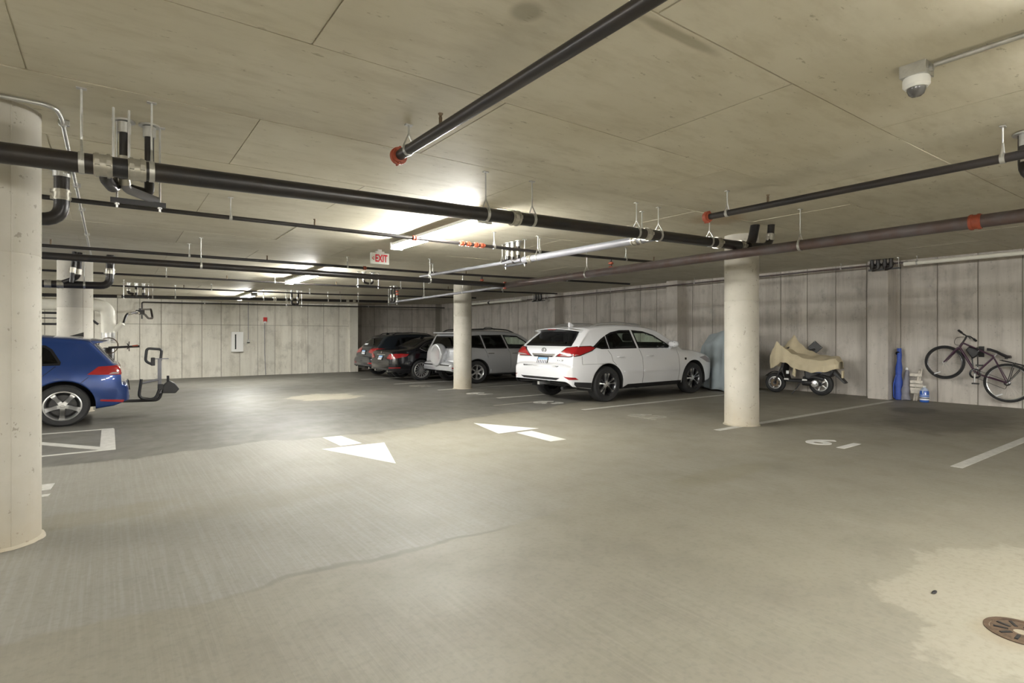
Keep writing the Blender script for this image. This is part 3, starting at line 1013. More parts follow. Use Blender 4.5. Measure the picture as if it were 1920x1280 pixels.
fb = empty('extinguisher_cabinet', (3.9, Y1 - .012, .70), 0, 'white fire extinguisher cabinet with a black slot on the back wall', 'cabinet')
M().box((-.2, -.14, 0), (.2, .01, .75)).build('box', 'white_enamel', fb, ang=0, bevel=.006)
dd = M().box((-.19, -.155, .01), (.19, -.138, .74)).build('door', 'white_enamel', fb, ang=0, bevel=.004)
M().box((-.095, -.158, .1), (-.05, -.152, .66)).build('slot_window', 'trim_black', dd, ang=0)
sb = empty('fire_alarm', (4.89, Y1 - .012, 1.80), 0, 'red fire alarm horn strobe high on the back wall', 'alarm')
M().box((-.065, -.06, .05), (.065, .01, .22)).build('body', 'red_plastic', sb, ang=0, bevel=.008)
M().box((-.05, -.085, .0), (.03, -.0, .065)).build('strobe_lens', 'plate_white', sb, ang=0, bevel=.008)
M().tube([(-.02, -.02, .05), (-.015, -.02, -1.2), (.02, -.02, -2.02)], .012, 8).build('conduit', 'silver_pipe', sb)
jb = empty('junction_box', (4.29, Y1 - .012, 1.06), 0, 'small metal outlet box with conduit on the back wall', 'electrical box')
M().box((-.05, -.05, 0), (.05, .01, .1)).build('box', 'galvanised', jb, ang=0, bevel=.004)
M().cyl((0, -.02, .1), (0, -.02, cz(4.3, 23) - 1.06), .012, 8).build('conduit', 'silver_pipe', jb)
M().box((-.045, -.055, -.03), (.045, -.0, .0)).build('plug', 'black_plastic', jb, ang=0)

# ============================================================ CARS
def interp(tab, x):
    if x <= tab[0][0]:
        return tab[0][1]
    for (a, p), (b, q) in zip(tab[:-1], tab[1:]):
        if x <= b:
            t = (x - a) / (b - a) if b > a else 1
            return p + (q - p) * t
    return tab[-1][1]


def smooth_tab(tab, n=8):
    """catmull-rom through table points, returned as a denser table (monotone in the first value)"""
    out = []
    P = [tab[0]] + list(tab) + [tab[-1]]
    for i in range(1, len(P) - 2):
        p0, p1, p2, p3 = P[i - 1], P[i], P[i + 1], P[i + 2]
        for j in range(n):
            t = j / n
            q = []
            for k in (0, 1):
                a, b, c, d = p0[k], p1[k], p2[k], p3[k]
                q.append(.5 * (2 * b + (c - a) * t + (2 * a - 5 * b + 4 * c - d) * t * t + (3 * b - a - 3 * c + d) * t ** 3))
            out.append(q)
    out.append(list(tab[-1]))
    for i in range(1, len(out)):
        out[i][0] = max(out[i][0], out[i - 1][0] + 1e-4)
    return [tuple(q) for q in out]


def inset(poly, d):
    n = len(poly)
    A = sum(poly[i][0] * poly[(i + 1) % n][1] - poly[(i + 1) % n][0] * poly[i][1] for i in range(n))
    if A < 0:
        poly = poly[::-1]
    out = []
    for i in range(n):
        p0, p1, p2 = Vector(poly[i - 1]), Vector(poly[i]), Vector(poly[(i + 1) % n])
        e1 = (p1 - p0).normalized()
        e2 = (p2 - p1).normalized()
        n1 = Vector((-e1.y, e1.x))
        n2 = Vector((-e2.y, e2.x))
        b = (n1 + n2)
        if b.length < 1e-6:
            b = n1.copy()
        b.normalize()
        k = d / max(.35, b.dot(n1))
        out.append(tuple(p1 + b * k))
    return out


def rounded(poly, r, n=4):
    out = []
    m = len(poly)
    for i in range(m):
        a, b, c = Vector(poly[i - 1]), Vector(poly[i]), Vector(poly[(i + 1) % m])
        u, v = a - b, c - b
        k = min(r, u.length * .45, v.length * .45)
        p0, p1 = b + u.normalized() * k, b + v.normalized() * k
        for j in range(n + 1):
            t = j / n
            out.append(tuple(p0 * (1 - t) ** 2 + b * 2 * t * (1 - t) + p1 * t * t))
    return out


def densify(poly, s):
    out = []
    n = len(poly)
    for i in range(n):
        a, b = Vector(poly[i]), Vector(poly[(i + 1) % n])
        k = max(1, int((b - a).length / s + .5))
        for j in range(k):
            out.append(tuple(a.lerp(b, j / k)))
    return out


def inpoly(p, poly):
    x, y = p
    c = False
    n = len(poly)
    for i in range(n):
        x1, y1 = poly[i]
        x2, y2 = poly[i - 1]
        if (y1 > y) != (y2 > y) and x < (x2 - x1) * (y - y1) / (y2 - y1) + x1:
            c = not c
    return c


D2 = math.sqrt(.5)
# projection modes: 2D -> ray origin, ray direction (right side of the car is -y)
MODES = {
    'side': (lambda u, v: Vector((u, -4, v)), Vector((0, 1, 0))),
    'rear': (lambda u, v: Vector((-4, u, v)), Vector((1, 0, 0))),
    'front': (lambda u, v: Vector((9, u, v)), Vector((-1, 0, 0))),
    'top': (lambda u, v: Vector((u, v, 4)), Vector((0, 0, -1))),
    'diag': (lambda u, v: Vector((u * D2, -u * D2, v)) + Vector((-D2, -D2, 0)) * 5, Vector((D2, D2, 0))),
}


class Car:
    def __init__(self, name, label, loc, rz, spec, group=None):
        self.s = spec
        self.root = empty(name, loc, rz, label, 'car', group)
        self.root.scale = spec.get('scale', (1, 1, 1))
        self.body()

    def body(self):
        s = self.s
        W = s['W'] / 2
        prof = smooth_tab(s['top'], 6)
        g = smooth_tab(s['g'], 6)
        plan = smooth_tab(s['plan'], 6)
        R, Ra = s['R'], s['Ra']
        xw = s['axles']
        # stations along the profile arc length
        st = [prof[0]]
        acc = 0
        ds = .028
        for a, b in zip(prof[:-1], prof[1:]):
            L = math.hypot(b[0] - a[0], b[1] - a[1])
            k = max(1, int(math.ceil(L / ds)))
            for j in range(1, k + 1):
                st.append((a[0] + (b[0] - a[0]) * j / k, a[1] + (b[1] - a[1]) * j / k))
        for q in xw:
            for e in (-Ra, Ra):
                for dx in (-.012, -.006, -.002, .002, .006, .012):
                    x = q + e + dx
                    st.append((x, interp(prof, x)))
        st.sort(key=lambda q: q[0])
        st2 = [st[0]]
        for q in st[1:]:
            if q[0] - st2[-1][0] > 5e-5 or abs(q[1] - st2[-1][1]) > .004:
                st2.append(q)
        n1, n2 = 14, 26
        q = 2 / s.get('sq', 3.2)
        rows = []
        for x, T in st2:
            B = interp(s['sill'], x)
            for c in xw:
                dx = abs(x - c)
                if dx < Ra:
                    B = max(B, R + math.sqrt(Ra * Ra - dx * dx))
            B = min(B, T - .03)
            wd = W * interp(plan, x)
            drop = min(s.get('drop', .13), (T - B) * .5)
            zE = T - drop
            yE = wd * interp(g, zE)
            half = []
            for j in range(n1):
                a = PI / 2 * j / n1
                half.append((yE * math.sin(a) ** q if j else 0.0, zE + drop * math.cos(a) ** q))
            for j in range(n2 + 1):
                z = zE + (B - zE) * j / n2
                half.append((wd * interp(g, z), z))
            rows.append([(x, -y, z) for y, z in reversed(half)] + [(x, y, z) for y, z in half[1:]])
        vs = [p for r in rows for p in r]
        n = len(rows[0])
        fs = [(i * n + k, (i + 1) * n + k, (i + 1) * n + k + 1, i * n + k + 1) for i in range(len(rows) - 1) for k in range(n - 1)]
        e = (len(rows) - 1) * n
        for k in range(n // 2):
            fs.append((k, k + 1, n - 2 - k, n - 1 - k))
            fs.append((e + n - 1 - k, e + n - 2 - k, e + k + 1, e + k))
        self.bvh = BVHTree.FromPolygons([Vector(v) for v in vs], fs)
        # cut the glazed openings
        holes = []
        for wdw in s['windows']:
            holes.append((wdw[2], inset(wdw[1], .024)))
        keep = []
        for f in fs:
            c = [sum(vs[i][k] for i in f) / 4 for k in range(3)]
            cut = False
            for mode, poly in holes:
                if mode == 'side':
                    cut = abs(c[1]) > W * .55 and inpoly((c[0], c[2]), poly)
                elif mode == 'rear':
                    cut = c[0] < s['L'] * .45 and inpoly((c[1], c[2]), poly)
                elif mode == 'front':
                    cut = c[0] > s['L'] * .45 and inpoly((c[1], c[2]), poly)
                if cut:
                    break
            if not cut:
                keep.append(f)
        mb = M()
        mb.v = vs
        mb.f = keep
        o = mb.build('body', s['paint'], self.root, ang=32)
        o.data.materials.append(MATS['interior_dark'])
        so = o.modifiers.new('skin', 'SOLIDIFY')
        so.thickness = .018
        so.offset = -1
        so.material_offset = 1
        so.material_offset_rim = 1
        self.body_o = o
        # underbody and wheel wells
        L = s['L']
        M().box((.32, -W * .66, s.get('under', .22) + .08), (xw[0] - Ra, W * .66, .5)).build('underbody', 'underbody', self.root, ang=0)
        M().box((xw[0] + Ra, -W * .86, s.get('under', .22)), (xw[1] - Ra, W * .86, .45)).build('underbody', 'underbody', self.root, ang=0)
        M().box((xw[1] + Ra, -W * .62, .24), (L - .25, W * .62, .5)).build('underbody', 'underbody', self.root, ang=0)
        M().box((xw[0] - Ra, -W * .5, .3), (xw[0] + Ra, W * .5, .5)).build('underbody', 'underbody', self.root, ang=0)
        M().box((xw[1] - Ra, -W * .5, .3), (xw[1] + Ra, W * .5, .5)).build('underbody', 'underbody', self.root, ang=0)
        for c in xw:
            for sd in (-1, 1):
                mb = M()
                ye = W * .985 * interp(plan, c)
                r1 = [(c + (Ra - .001) * math.cos(a), sd * (ye - .015), R + (Ra - .001) * math.sin(a)) for a in [PI * k / 20 for k in range(21)]]
                r1 = [(r1[0][0], r1[0][1], .25)] + r1 + [(r1[-1][0], r1[-1][1], .25)]
                r2 = [(p[0], sd * W * .52, p[2]) for p in r1]
                mb.grid([r1, r2])
                mb.add(r2, [tuple(range(len(r2)))])
                mb.build('wheel_well', 'underbody', self.root)
        # cabin floor and seats
        seat = s.get('seat', 'interior_dark')
        M().box((xw[0] + .1, -W * .8, .42), (xw[1] - .45, W * .8, .52)).build('cabin_floor', 'interior_dark', self.root, ang=0)
        for sx, sy in ((s['seats'][0], -.36), (s['seats'][0], .36), (s['seats'][1], -.37), (s['seats'][1], .37)):
            zb = s.get('seatz', .62)
            so = M().box((sx, sy - .25, zb - .1), (sx + .5, sy + .25, zb + .04)).build('seat', seat, self.root, ang=0, bevel=.04)
            M().box((sx - .14, sy - .24, zb), (sx + .0, sy + .24, zb + .55), Matrix.Rotation(0, 4, 'Y')).build('seat_back', seat, so, ang=0, bevel=.05)
            M().box((sx - .15, sy - .13, zb + .57), (sx - .05, sy + .13, zb + .75)).build('headrest', seat, so, ang=0, bevel=.04)
        xd = s['dash']
        M().box((xd, -W * .78, .65), (xd + .5, W * .78, s['dashz'])).build('dashboard', 'interior_dark', self.root, ang=0, bevel=.05)
        mt = Matrix.Translation((xd - .12, .37, s['dashz'] - .08)) @ Matrix.Rotation(rad(68), 4, 'Y')
        M().tube([(.18 * math.cos(2 * PI * k / 24), .18 * math.sin(2 * PI * k / 24), 0) for k in range(24)], .015, 8, closed=True, mtx=mt).build('steering_wheel', 'interior_dark', self.root)
        # glazing
        for nm, poly, mode, glass in s['windows']:
            for mir in ((False, True) if mode == 'side' else (False,)):
                w = self.patch(nm, densify(inset(poly, .008), .06), mode, glass, .001, 0, mir)
                self.ring('window_frame', poly, .034 if mode == 'side' else s.get('ringw', .04), mode, 'trim_black', .004, mir, w)

    def hit(self, u, v, mode):
        fo, d = MODES[mode]
        o = fo(u, v)
        p, nrm, i, dist = self.bvh.ray_cast(o, d)
        if p is None:
            p, nrm, i, dist = self.bvh.find_nearest(o + d * 4.2)
        if nrm.dot(d) > 0:
            nrm = -nrm
        return p, nrm

    def patch(self, name, poly, mode, m, off=.004, th=.012, mirror=False, parent=None, sub=.07, ang=35):
        bm = bmesh.new()
        n = len(poly)
        if sum(poly[i][0] * poly[(i + 1) % n][1] - poly[(i + 1) % n][0] * poly[i][1] for i in range(n)) < 0:
            poly = poly[::-1]
        f = bm.faces.new([bm.verts.new((p[0], p[1], 0)) for p in poly])
        bmesh.ops.triangulate(bm, faces=[f])
        for _ in range(5):
            es = [e for e in bm.edges if e.calc_length() > sub]
            if not es:
                break
            bmesh.ops.subdivide_edges(bm, edges=es, cuts=1)
            bmesh.ops.triangulate(bm, faces=bm.faces[:])
        bmesh.ops.beautify_fill(bm, faces=bm.faces[:], edges=[e for e in bm.edges if not e.is_boundary])
        bm.verts.index_update()
        nr = {}
        for v in bm.verts:
            p, q = self.hit(v.co.x, v.co.y, mode)
            nr[v] = q
            v.co = p + q * off
        if th:
            low = {}
            bd = [e for e in bm.edges if e.is_boundary]
            for e in bd:
                for v in e.verts:
                    if v not in low:
                        low[v] = bm.verts.new(v.co - nr[v] * th)
            for e in bd:
                a, b = e.verts
                bm.faces.new((a, b, low[b], low[a]))
        if mirror:
            for v in bm.verts:
                v.co.y = -v.co.y
        bmesh.ops.recalc_face_normals(bm, faces=bm.faces[:])
        if not th:
            bm.normal_update()
            vv = [v for v in bm.verts if v in nr]
            dt = 0
            for v in vv:
                q = nr[v].copy()
                if mirror:
                    q.y = -q.y
                dt += v.normal.dot(q)
            if dt < 0:
                bmesh.ops.reverse_faces(bm, faces=bm.faces[:])
        me = bpy.data.meshes.new(name)
        bm.to_mesh(me)
        bm.free()
        me.materials.append(MATS[m])
        me.polygons.foreach_set('use_smooth', [True] * len(me.polygons))
        me.set_sharp_from_angle(angle=rad(ang))
        o = bpy.data.objects.new(name, me)
        COL.objects.link(o)
        o.parent = parent or self.root
        return o

    def ring(self, name, poly, w, mode, m, off, mirror, parent):
        a = densify(poly, .04)
        # matching inner loop by moving each dense vertex inwards along the local normal
        n = len(a)
        A = sum(a[i][0] * a[(i + 1) % n][1] - a[(i + 1) % n][0] * a[i][1] for i in range(n))
        if A < 0:
            a = a[::-1]
        b = inset(a, w)
        mb = M()
        rows = []
        for lp, of in ((a, -.006), (a, off), (b, off), (b, -.004)):
            r = []
            for u, v in lp:
                p, q = self.hit(u, v, mode)
                p = p + q * of
                r.append((p.x, -p.y if mirror else p.y, p.z))
            r.append(r[0])
            rows.append(r)
        mb.grid(rows)
        return mb.build(name, m, parent)

    def both(self, name, poly, mode, m, off=.004, th=.012, parent=None, sub=.07):
        a = self.patch(name, poly, mode, m, off, th, False, parent, sub)
        b = self.patch(name, poly, mode, m, off, th, True, parent, sub)
        return a, b

    def seam(self, pts, mode='side', w=.007, name='panel_gap', mirror=True, m='trim_black'):
        """thin dark shut line following the body"""
        P = []
        for a, b in zip(pts[:-1], pts[1:]):
            a, b = Vector(a), Vector(b)
            k = max(1, int((b - a).length / .05))
            P += [a.lerp(b, j / k) for j in range(k)]
        P.append(Vector(pts[-1]))
        for mir in ((False, True) if mirror else (False,)):
            rows = [[], []]
            for i, p in enumerate(P):
                t = (P[min(i + 1, len(P) - 1)] - P[max(i - 1, 0)]).normalized()
                nn = Vector((-t.y, t.x)) * w / 2
                for r, sg in ((0, -1), (1, 1)):
                    h, q = self.hit(*(p + nn * sg), mode)
                    h = h + q * .0015
                    rows[r].append((h.x, -h.y if mir else h.y, h.z))
            M().grid(rows).build(name, m, self.root)

    def wheels(self, style, tyre_w=.23, tyre='rubber'):
        s = self.s
        R = s['R']
        yo = s['W'] / 2 * s.get('track', .975)
        Rr = R * s.get('rimr', .66)
        w = tyre_w
        prof = [(Rr, -w * .42), (Rr + .012, -w * .49), (R * .90, -w * .5), (R - .012, -w * .42), (R, -w * .3), (R, w * .3), (R - .012, w * .42), (R * .9, w * .5), (Rr + .012, w * .49), (Rr, w * .42)]
        RY = Matrix.Rotation(rad(90), 4, 'X')          # local z -> -y : outer face towards -y
        tm = M().lathe(prof, 48, RY, closed=True).mesh('wheel', tyre)
        rimp = [(Rr + .004, w * .44), (Rr - .012, w * .46), (Rr - .022, w * .40), (Rr - .03, w * .1), (Rr - .03, -w * .4), (Rr, -w * .42)]
        rm = M().lathe(rimp, 48, RY, caps=False).mesh('rim', s['rimlip'])
        back = M().lathe([(Rr - .03, -w * .1), (.02, -w * .1)], 32, RY, caps=False).mesh('brake_backing', 'underbody')
        disc = M().lathe([(Rr * .72, -w * .02), (Rr * .72, .0), (Rr * .3, .0)], 32, RY, caps=False).mesh('brake_disc', 'alloy_dark')
        hubm = M().lathe([(Rr * .24, w * .2), (Rr * .22, w * .36), (Rr * .13, w * .385), (.001, w * .39)], 24, RY, caps=False).mesh('hub', s['rimface'])
        cap = M().lathe([(Rr * .115, w * .38), (Rr * .10, w * .40), (.001, w * .402)], 20, RY, caps=False).mesh('centre_cap', s.get('cap', s['rimface']))
        # one spoke, pointing along local x in the wheel plane (x, z), outer face -y
        def spoke(poly, mt=None):
            mb = M()
            nn = len(poly)
            for (r0, h0), (r1, h1) in ((poly[i], poly[i + 1]) for i in range(nn - 1)):
                vs = []
                for r_, h_ in ((r0, h0), (r1, h1)):
                    yf = -w * (.37 + .06 * (r_ / Rr))
                    yb = yf + w * .16
                    vs += [(r_, yf, -h_), (r_, yf, h_), (r_, yb, h_ * 1.15), (r_, yb, -h_ * 1.15)]
                mb.add(vs, [(0, 1, 5, 4), (1, 2, 6, 5), (2, 3, 7, 6), (3, 0, 4, 7), (0, 3, 2, 1), (4, 5, 6, 7)], mt)
            return mb
        sm = []
        if style == 'five':
            n = 5
            sm = [(spoke([(Rr * .15, Rr * .13), (Rr * .55, Rr * .105), (Rr - .02, Rr * .15)]).mesh('spoke', s['rimface']), 2 * PI * k / n + PI / 2 + PI) for k in range(n)]
        elif style == 'six':
            n = 6
            sm = [(spoke([(Rr * .15, Rr * .12), (Rr * .6, Rr * .085), (Rr - .02, Rr * .13)]).mesh('spoke', s['rimface']), 2 * PI * k / n + PI / 2) for k in range(n)]
        elif style == 'multi':
            n = 15
            sm = [(spoke([(Rr * .15, Rr * .028), (Rr - .02, Rr * .055)]).mesh('spoke', s['rimface']), 2 * PI * k / n) for k in range(n)]
        elif style == 'twin':
            n = 5
            for k in range(n):
                for e in (-1, 1):
                    a = 2 * PI * k / n + PI / 2 + e * .21
                    sm.append((spoke([(Rr * .15, Rr * .05), (Rr * .5, Rr * .04), (Rr - .02, Rr * .075)]).mesh('spoke', s['rimface'] if k % 2 == 0 or e > 0 else s['rimlip']), a))
        for x in s['axles']:
            for sd in (-1, 1):
                o = bpy.data.objects.new('wheel', tm)
                COL.objects.link(o)
                o.parent = self.root
                o.location = (x, sd * (yo - w * .5), R)
                rr = random.uniform(-.12, .12)
                o.rotation_euler = (0, rr, PI if sd > 0 else 0)
                for me in (rm, back, disc, hubm, cap):
                    q = bpy.data.objects.new(me.name.split('.')[0], me)
                    COL.objects.link(q)
                    q.parent = o
                for me, a in sm:
                    q = bpy.data.objects.new('spoke', me)
                    COL.objects.link(q)
                    q.parent = o
                    q.rotation_euler = (0, -a, 0)

    def handle(self, x, z, y, m, L=.2):
        for sd in (-1, 1):
            p, q = self.hit(x, z, 'side')
            yy = p.y
            mb = M()
            pts = [(x - L / 2, yy + .004, z), (x - L / 2 + .03, yy - .03, z + .004), (x + L / 2 - .03, yy - .034, z + .004), (x + L / 2, yy + .004, z)]
            mb.tube([(a, b if sd < 0 else -b, c) for a, b, c in fillet(pts, .025)], .013, 8)
            mb.build('door_handle', m, self.root)

    def mirror(self, x, z, m, s=1.0):
        p, q = self.hit(x, z - .05, 'side')
        for sd in (-1, 1):
            y0 = p.y
            o = M().ball((x - .02, sd * -1 * (y0 - .12) * -1 if False else (y0 - .13) * (-sd * -1), z + .06), .1 * s, 14, (.75, 1.15, .72)).build('side_mirror', m, self.root)
            M().tube([(x + .03, (y0 + .02) * -sd * -1, z - .04), (x, (y0 - .08) * -sd * -1, z + .02)], [.035 * s, .03 * s], 8).build('mirror_arm', m, o)
            M().ball((x - .07, (y0 - .13) * -sd * -1, z + .06), .075 * s, 12, (.25, 1.15, .75)).build('mirror_glass', 'trim_black', o)

    def plate(self, y, z, w=.3, h=.15, tilt=0, blue=True, marks=5):
        p, q = self.hit(y, z, 'rear')
        r = M().box((-.012, -w / 2, -h / 2), (.004, w / 2, h / 2)).build('license_plate', 'plate_white', self.root, ang=0, bevel=.002)
        r.location = p + q * .004
        # tilt with the body
        r.rotation_euler = (0, math.atan2(q.z, -q.x), 0)
        fr = M()
        for a, b in (((-.016, -w / 2 - .01, -h / 2 - .01), (.0, w / 2 + .01, -h / 2 + .006)), ((-.016, -w / 2 - .01, h / 2 - .006), (.0, w / 2 + .01, h / 2 + .01)),
                     ((-.016, -w / 2 - .01, -h / 2), (.0, -w / 2 + .006, h / 2)), ((-.016, w / 2 - .006, -h / 2), (.0, w / 2 + .01, h / 2))):
            fr.box(a, b)
        fr.build('plate_frame', 'trim_black', r, ang=0)
        if blue:
            M().box((-.0135, -w / 2 + .006, h * .18), (-.012, w / 2 - .006, h / 2 - .006)).build('plate_band', 'plate_blue', r, ang=0)
        for k in range(marks):
            yy = -w * .36 + w * .72 * k / (marks - 1)
            M().box((-.014, yy - w * .045, -h * .3), (-.0119, yy + w * .045, h * .12)).build('plate_mark', 'ink', r, ang=0)
        return r


def side_poly(*pts):
    return [tuple(p) for p in pts]


# ---------------------------------------------------------------- white crossover
LX = dict(L=4.77, W=1.885, R=.37, Ra=.435, axles=(.97, 3.74), under=.24, sq=3.4, drop=.11,
          top=[(0, .66), (.008, .74), (.03, .79), (.075, .825), (.095, .90), (.105, 1.0), (.135, 1.10), (.19, 1.165), (.40, 1.36), (.60, 1.525), (.70, 1.565), (.95, 1.605), (1.4, 1.635),
               (1.9, 1.635), (2.35, 1.60), (2.65, 1.535), (2.95, 1.37), (3.28, 1.155), (3.42, 1.105), (3.8, 1.06), (4.2, .98), (4.48, .89), (4.64, .78), (4.73, .66), (4.77, .56)],
          g=[(.1, .93), (.3, .965), (.5, .995), (.7, 1.0), (.88, .99), (1.02, .975), (1.12, .945), (1.3, .86), (1.5, .765), (1.65, .68)],
          plan=[(0, .80), (.02, .855), (.06, .895), (.12, .925), (.3, .965), (.6, .99), (1.0, 1.0), (3.6, 1.0), (4.0, .985), (4.3, .94), (4.55, .85), (4.7, .74), (4.77, .62)],
          sill=[(0, .46), (.1, .36), (.5, .30), (1.3, .285), (3.3, .285), (4.3, .28), (4.77, .33)],
          paint='paint_white', rimlip='alloy_dark', rimface='alloy_silver', rimr=.67, seats=(1.45, 2.25), dash=2.85, dashz=1.05, seat='interior_grey', seatz=.68,
          windows=[('quarter_window', side_poly((.60, 1.145), (.82, 1.10), (1.02, 1.10), (1.02, 1.375), (.86, 1.30)), 'side', 'glass_dark'),
                   ('side_window', side_poly((1.04, 1.10), (1.84, 1.105), (1.80, 1.50), (1.50, 1.495), (1.22, 1.45), (1.04, 1.385)), 'side', 'glass_mid'),
                   ('side_window', side_poly((1.90, 1.105), (2.98, 1.10), (2.80, 1.23), (2.50, 1.395), (2.2, 1.475), (1.86, 1.50)), 'side', 'glass_green'),
                   ('rear_window', side_poly((-.70, 1.16), (.70, 1.16), (.66, 1.30), (.57, 1.47), (-.57, 1.47), (-.66, 1.30)), 'rear', 'glass_dark'),
                   ('windshield', side_poly((-.74, 1.18), (.74, 1.18), (.60, 1.48), (-.60, 1.48)), 'front', 'glass_green')])
car = Car('crossover_car', 'white crossover car with dark alloy wheels parked nose to the right wall', (6.98, 8.70, fz(8.5) + .005), rad(1.2), LX)
LX_car = car
car.root.scale = (1.02, 1.0, .955)
car.wheels('twin')
# spoiler, roof rails, antenna fin
mb = M()
rows = []
for t in [-1 + 2 * k / 20 for k in range(21)]:
    y = t * .64
    xb = .30 + .10 * t * t
    rows.append([(xb + .30, y, 1.545 - .05 * t * t), (xb, y, 1.532 - .045 * t * t), (xb - .01, y, 1.518 - .045 * t * t), (xb + .26, y, 1.475 - .05 * t * t)])
mb.grid(rows)
for r_ in (rows[0], rows[-1]):
    mb.add(r_, [(0, 1, 2, 3)])
sp_ = mb.build('spoiler', 'paint_white', car.root)
M().box((.315, -.12, 1.503), (.325, .12, 1.515)).build('brake_light', 'lamp_red', sp_, ang=0)
for sd in (-1, 1):
    M().tube(fillet([(.85, sd * .56, 1.56), (1.0, sd * .575, 1.625), (1.6, sd * .585, 1.665), (2.2, sd * .575, 1.635), (2.4, sd * .565, 1.57)], .12), .018, 8).build('roof_rail', 'alloy_silver', car.root)
M().prism([(.78, 1.57), (.93, 1.585), (.80, 1.67), (.775, 1.665)], -.02, .02, Matrix(((1, 0, 0, 0), (0, 0, 1, 0), (0, 1, 0, 0), (0, 0, 0, 1)))).build('antenna_fin', 'paint_white', car.root, bevel=.006)
# lamps
car.both('tail_light', densify([(.36, .955), (.60, .955), (.80, .985), (1.02, 1.075), (1.08, 1.125), (1.0, 1.155), (.80, 1.15), (.56, 1.12), (.44, 1.03)], .05), 'diag', 'lamp_red', .012, .02)
car.both('tail_light_lens', densify([(.42, .965), (.66, .968), (.78, .995), (.62, 1.005), (.48, .99)], .05), 'diag', 'lamp_clear', .016, .008)
car.both('tail_light_surround', densify(inset([(.36, .955), (.60, .955), (.80, .985), (1.02, 1.075), (1.08, 1.125), (1.0, 1.155), (.80, 1.15), (.56, 1.12), (.44, 1.03)], -.014), .05), 'diag', 'trim_black', .008, .012)
car.both('rear_reflector', [(.50, .56), (.72, .545), (.78, .50), (.60, .50)], 'diag', 'lamp_red', .008, .012)
car.patch('chrome_garnish', densify([(-.36, 1.005), (.36, 1.005), (.30, .94), (-.30, .94)], .05), 'rear', 'chrome', .012, .015)
car.patch('garnish_shadow', densify([(-.30, .965), (.30, .965), (.27, .935), (-.27, .935)], .05), 'rear', 'trim_black', .014, .008)
car.plate(0, .845, .30, .16)
car.patch('bumper_step', densify([(-.55, .765), (.55, .765), (.52, .735), (-.52, .735)], .05), 'rear', 'trim_black', .006, .01)
car.patch('bumper_vent', densify([(-.60, .525), (.60, .525), (.50, .478), (-.50, .478)], .05), 'rear', 'trim_black', .006, .01)
car.patch('bumper_valance', densify([(-.72, .475), (.72, .475), (.70, .40), (-.70, .40)], .06), 'rear', 'black_plastic', .004, .01)
car.both('bumper_valance', densify([(.13, .455), (.53, .425), (.53, .31), (.13, .355)], .06), 'side', 'black_plastic', .004, .01)
M().box((-.03, -.03, .36), (.25, .03, .42)).build('tow_hitch', 'alloy_silver', car.root, ang=0)
M().cyl((.1, -.55, .31), (.5, -.5, .31), .035, 10).build('exhaust', 'alloy_dark', car.root)
# emblem: open oval with a slanted L stroke; model lettering
p, q = car.hit(0, 1.075, 'rear')
em = M().tube([(p.x - .012, .062 * math.cos(a), p.z + .045 * math.sin(a)) for a in [2 * PI * k / 24 for k in range(24)]], .007, 6, closed=True).build('emblem', 'alloy_dark', car.root)
M().tube([(p.x - .008, .01, p.z + .03), (p.x - .01, .03, p.z - .018), (p.x - .008, -.05, p.z - .022)], .006, 6).build('emblem_stroke', 'alloy_dark', em)
p, q = car.hit(-.55, .865, 'rear')
text_obj('RX 350', .06, .003, 'alloy_dark', 'model_lettering', Matrix.Translation(p + Vector((-.012, 0, 0))) @ Matrix(((0, 0, -1, 0), (-1, 0, 0, 0), (0, 1, 0, 0), (0, 0, 0, 1))) @ Matrix.Rotation(rad(16), 4, 'Y'), car.root)
p, q = car.hit(3.42, .84, 'side')
M().box((p.x - .03, p.y - .006, p.z - .025), (p.x + .03, p.y + .01, p.z + .025)).build('fender_badge', 'trim_black', car.root, ang=0)
# shut lines and side trims
car.seam([(1.90, 1.09), (1.98, .9), (2.0, .5), (1.98, .32)])
car.seam([(3.12, 1.06), (3.18, .9), (3.2, .6), (3.17, .32)])
car.seam([(.98, 1.08), (1.06, .98), (1.10, .85), (1.20, .76)])
car.seam([(.30, .80), (.30, .96)], 'side')
car.seam([(.30, .80), (.62, .80), (1.02, .80)], 'side', .004)
for a, b in ((1.42, 1.96), (2.02, 3.12)):
    car.both('door_moulding', densify([(a, .60), (b, .60), (b, .635), (a, .635)], .06), 'side', 'paint_white', .016, .018)
car.both('rocker_trim', densify([(1.42, .285), (3.28, .285), (3.28, .345), (1.55, .345)], .06), 'side', 'trim_black', .006, .01)
car.handle(1.32, .93, 0, 'paint_white')
car.handle(2.22, .93, 0, 'paint_white')
car.mirror(2.88, 1.13, 'paint_white', 1.15)
car.both('head_light', densify([(3.95, .86), (4.2, .90), (4.45, .80), (4.5, .72), (4.3, .73)], .05), 'side', 'lamp_clear', .006, .01)
car.patch('front_grille', densify([(-.4, .80), (.4, .80), (.5, .5), (-.5, .5)], .05), 'front', 'trim_black', .006, .01)
M().tube([(.30, -.05, 1.22), (.22, .28, 1.19)], .008, 6).build('rear_wiper', 'black_plastic', car.root)

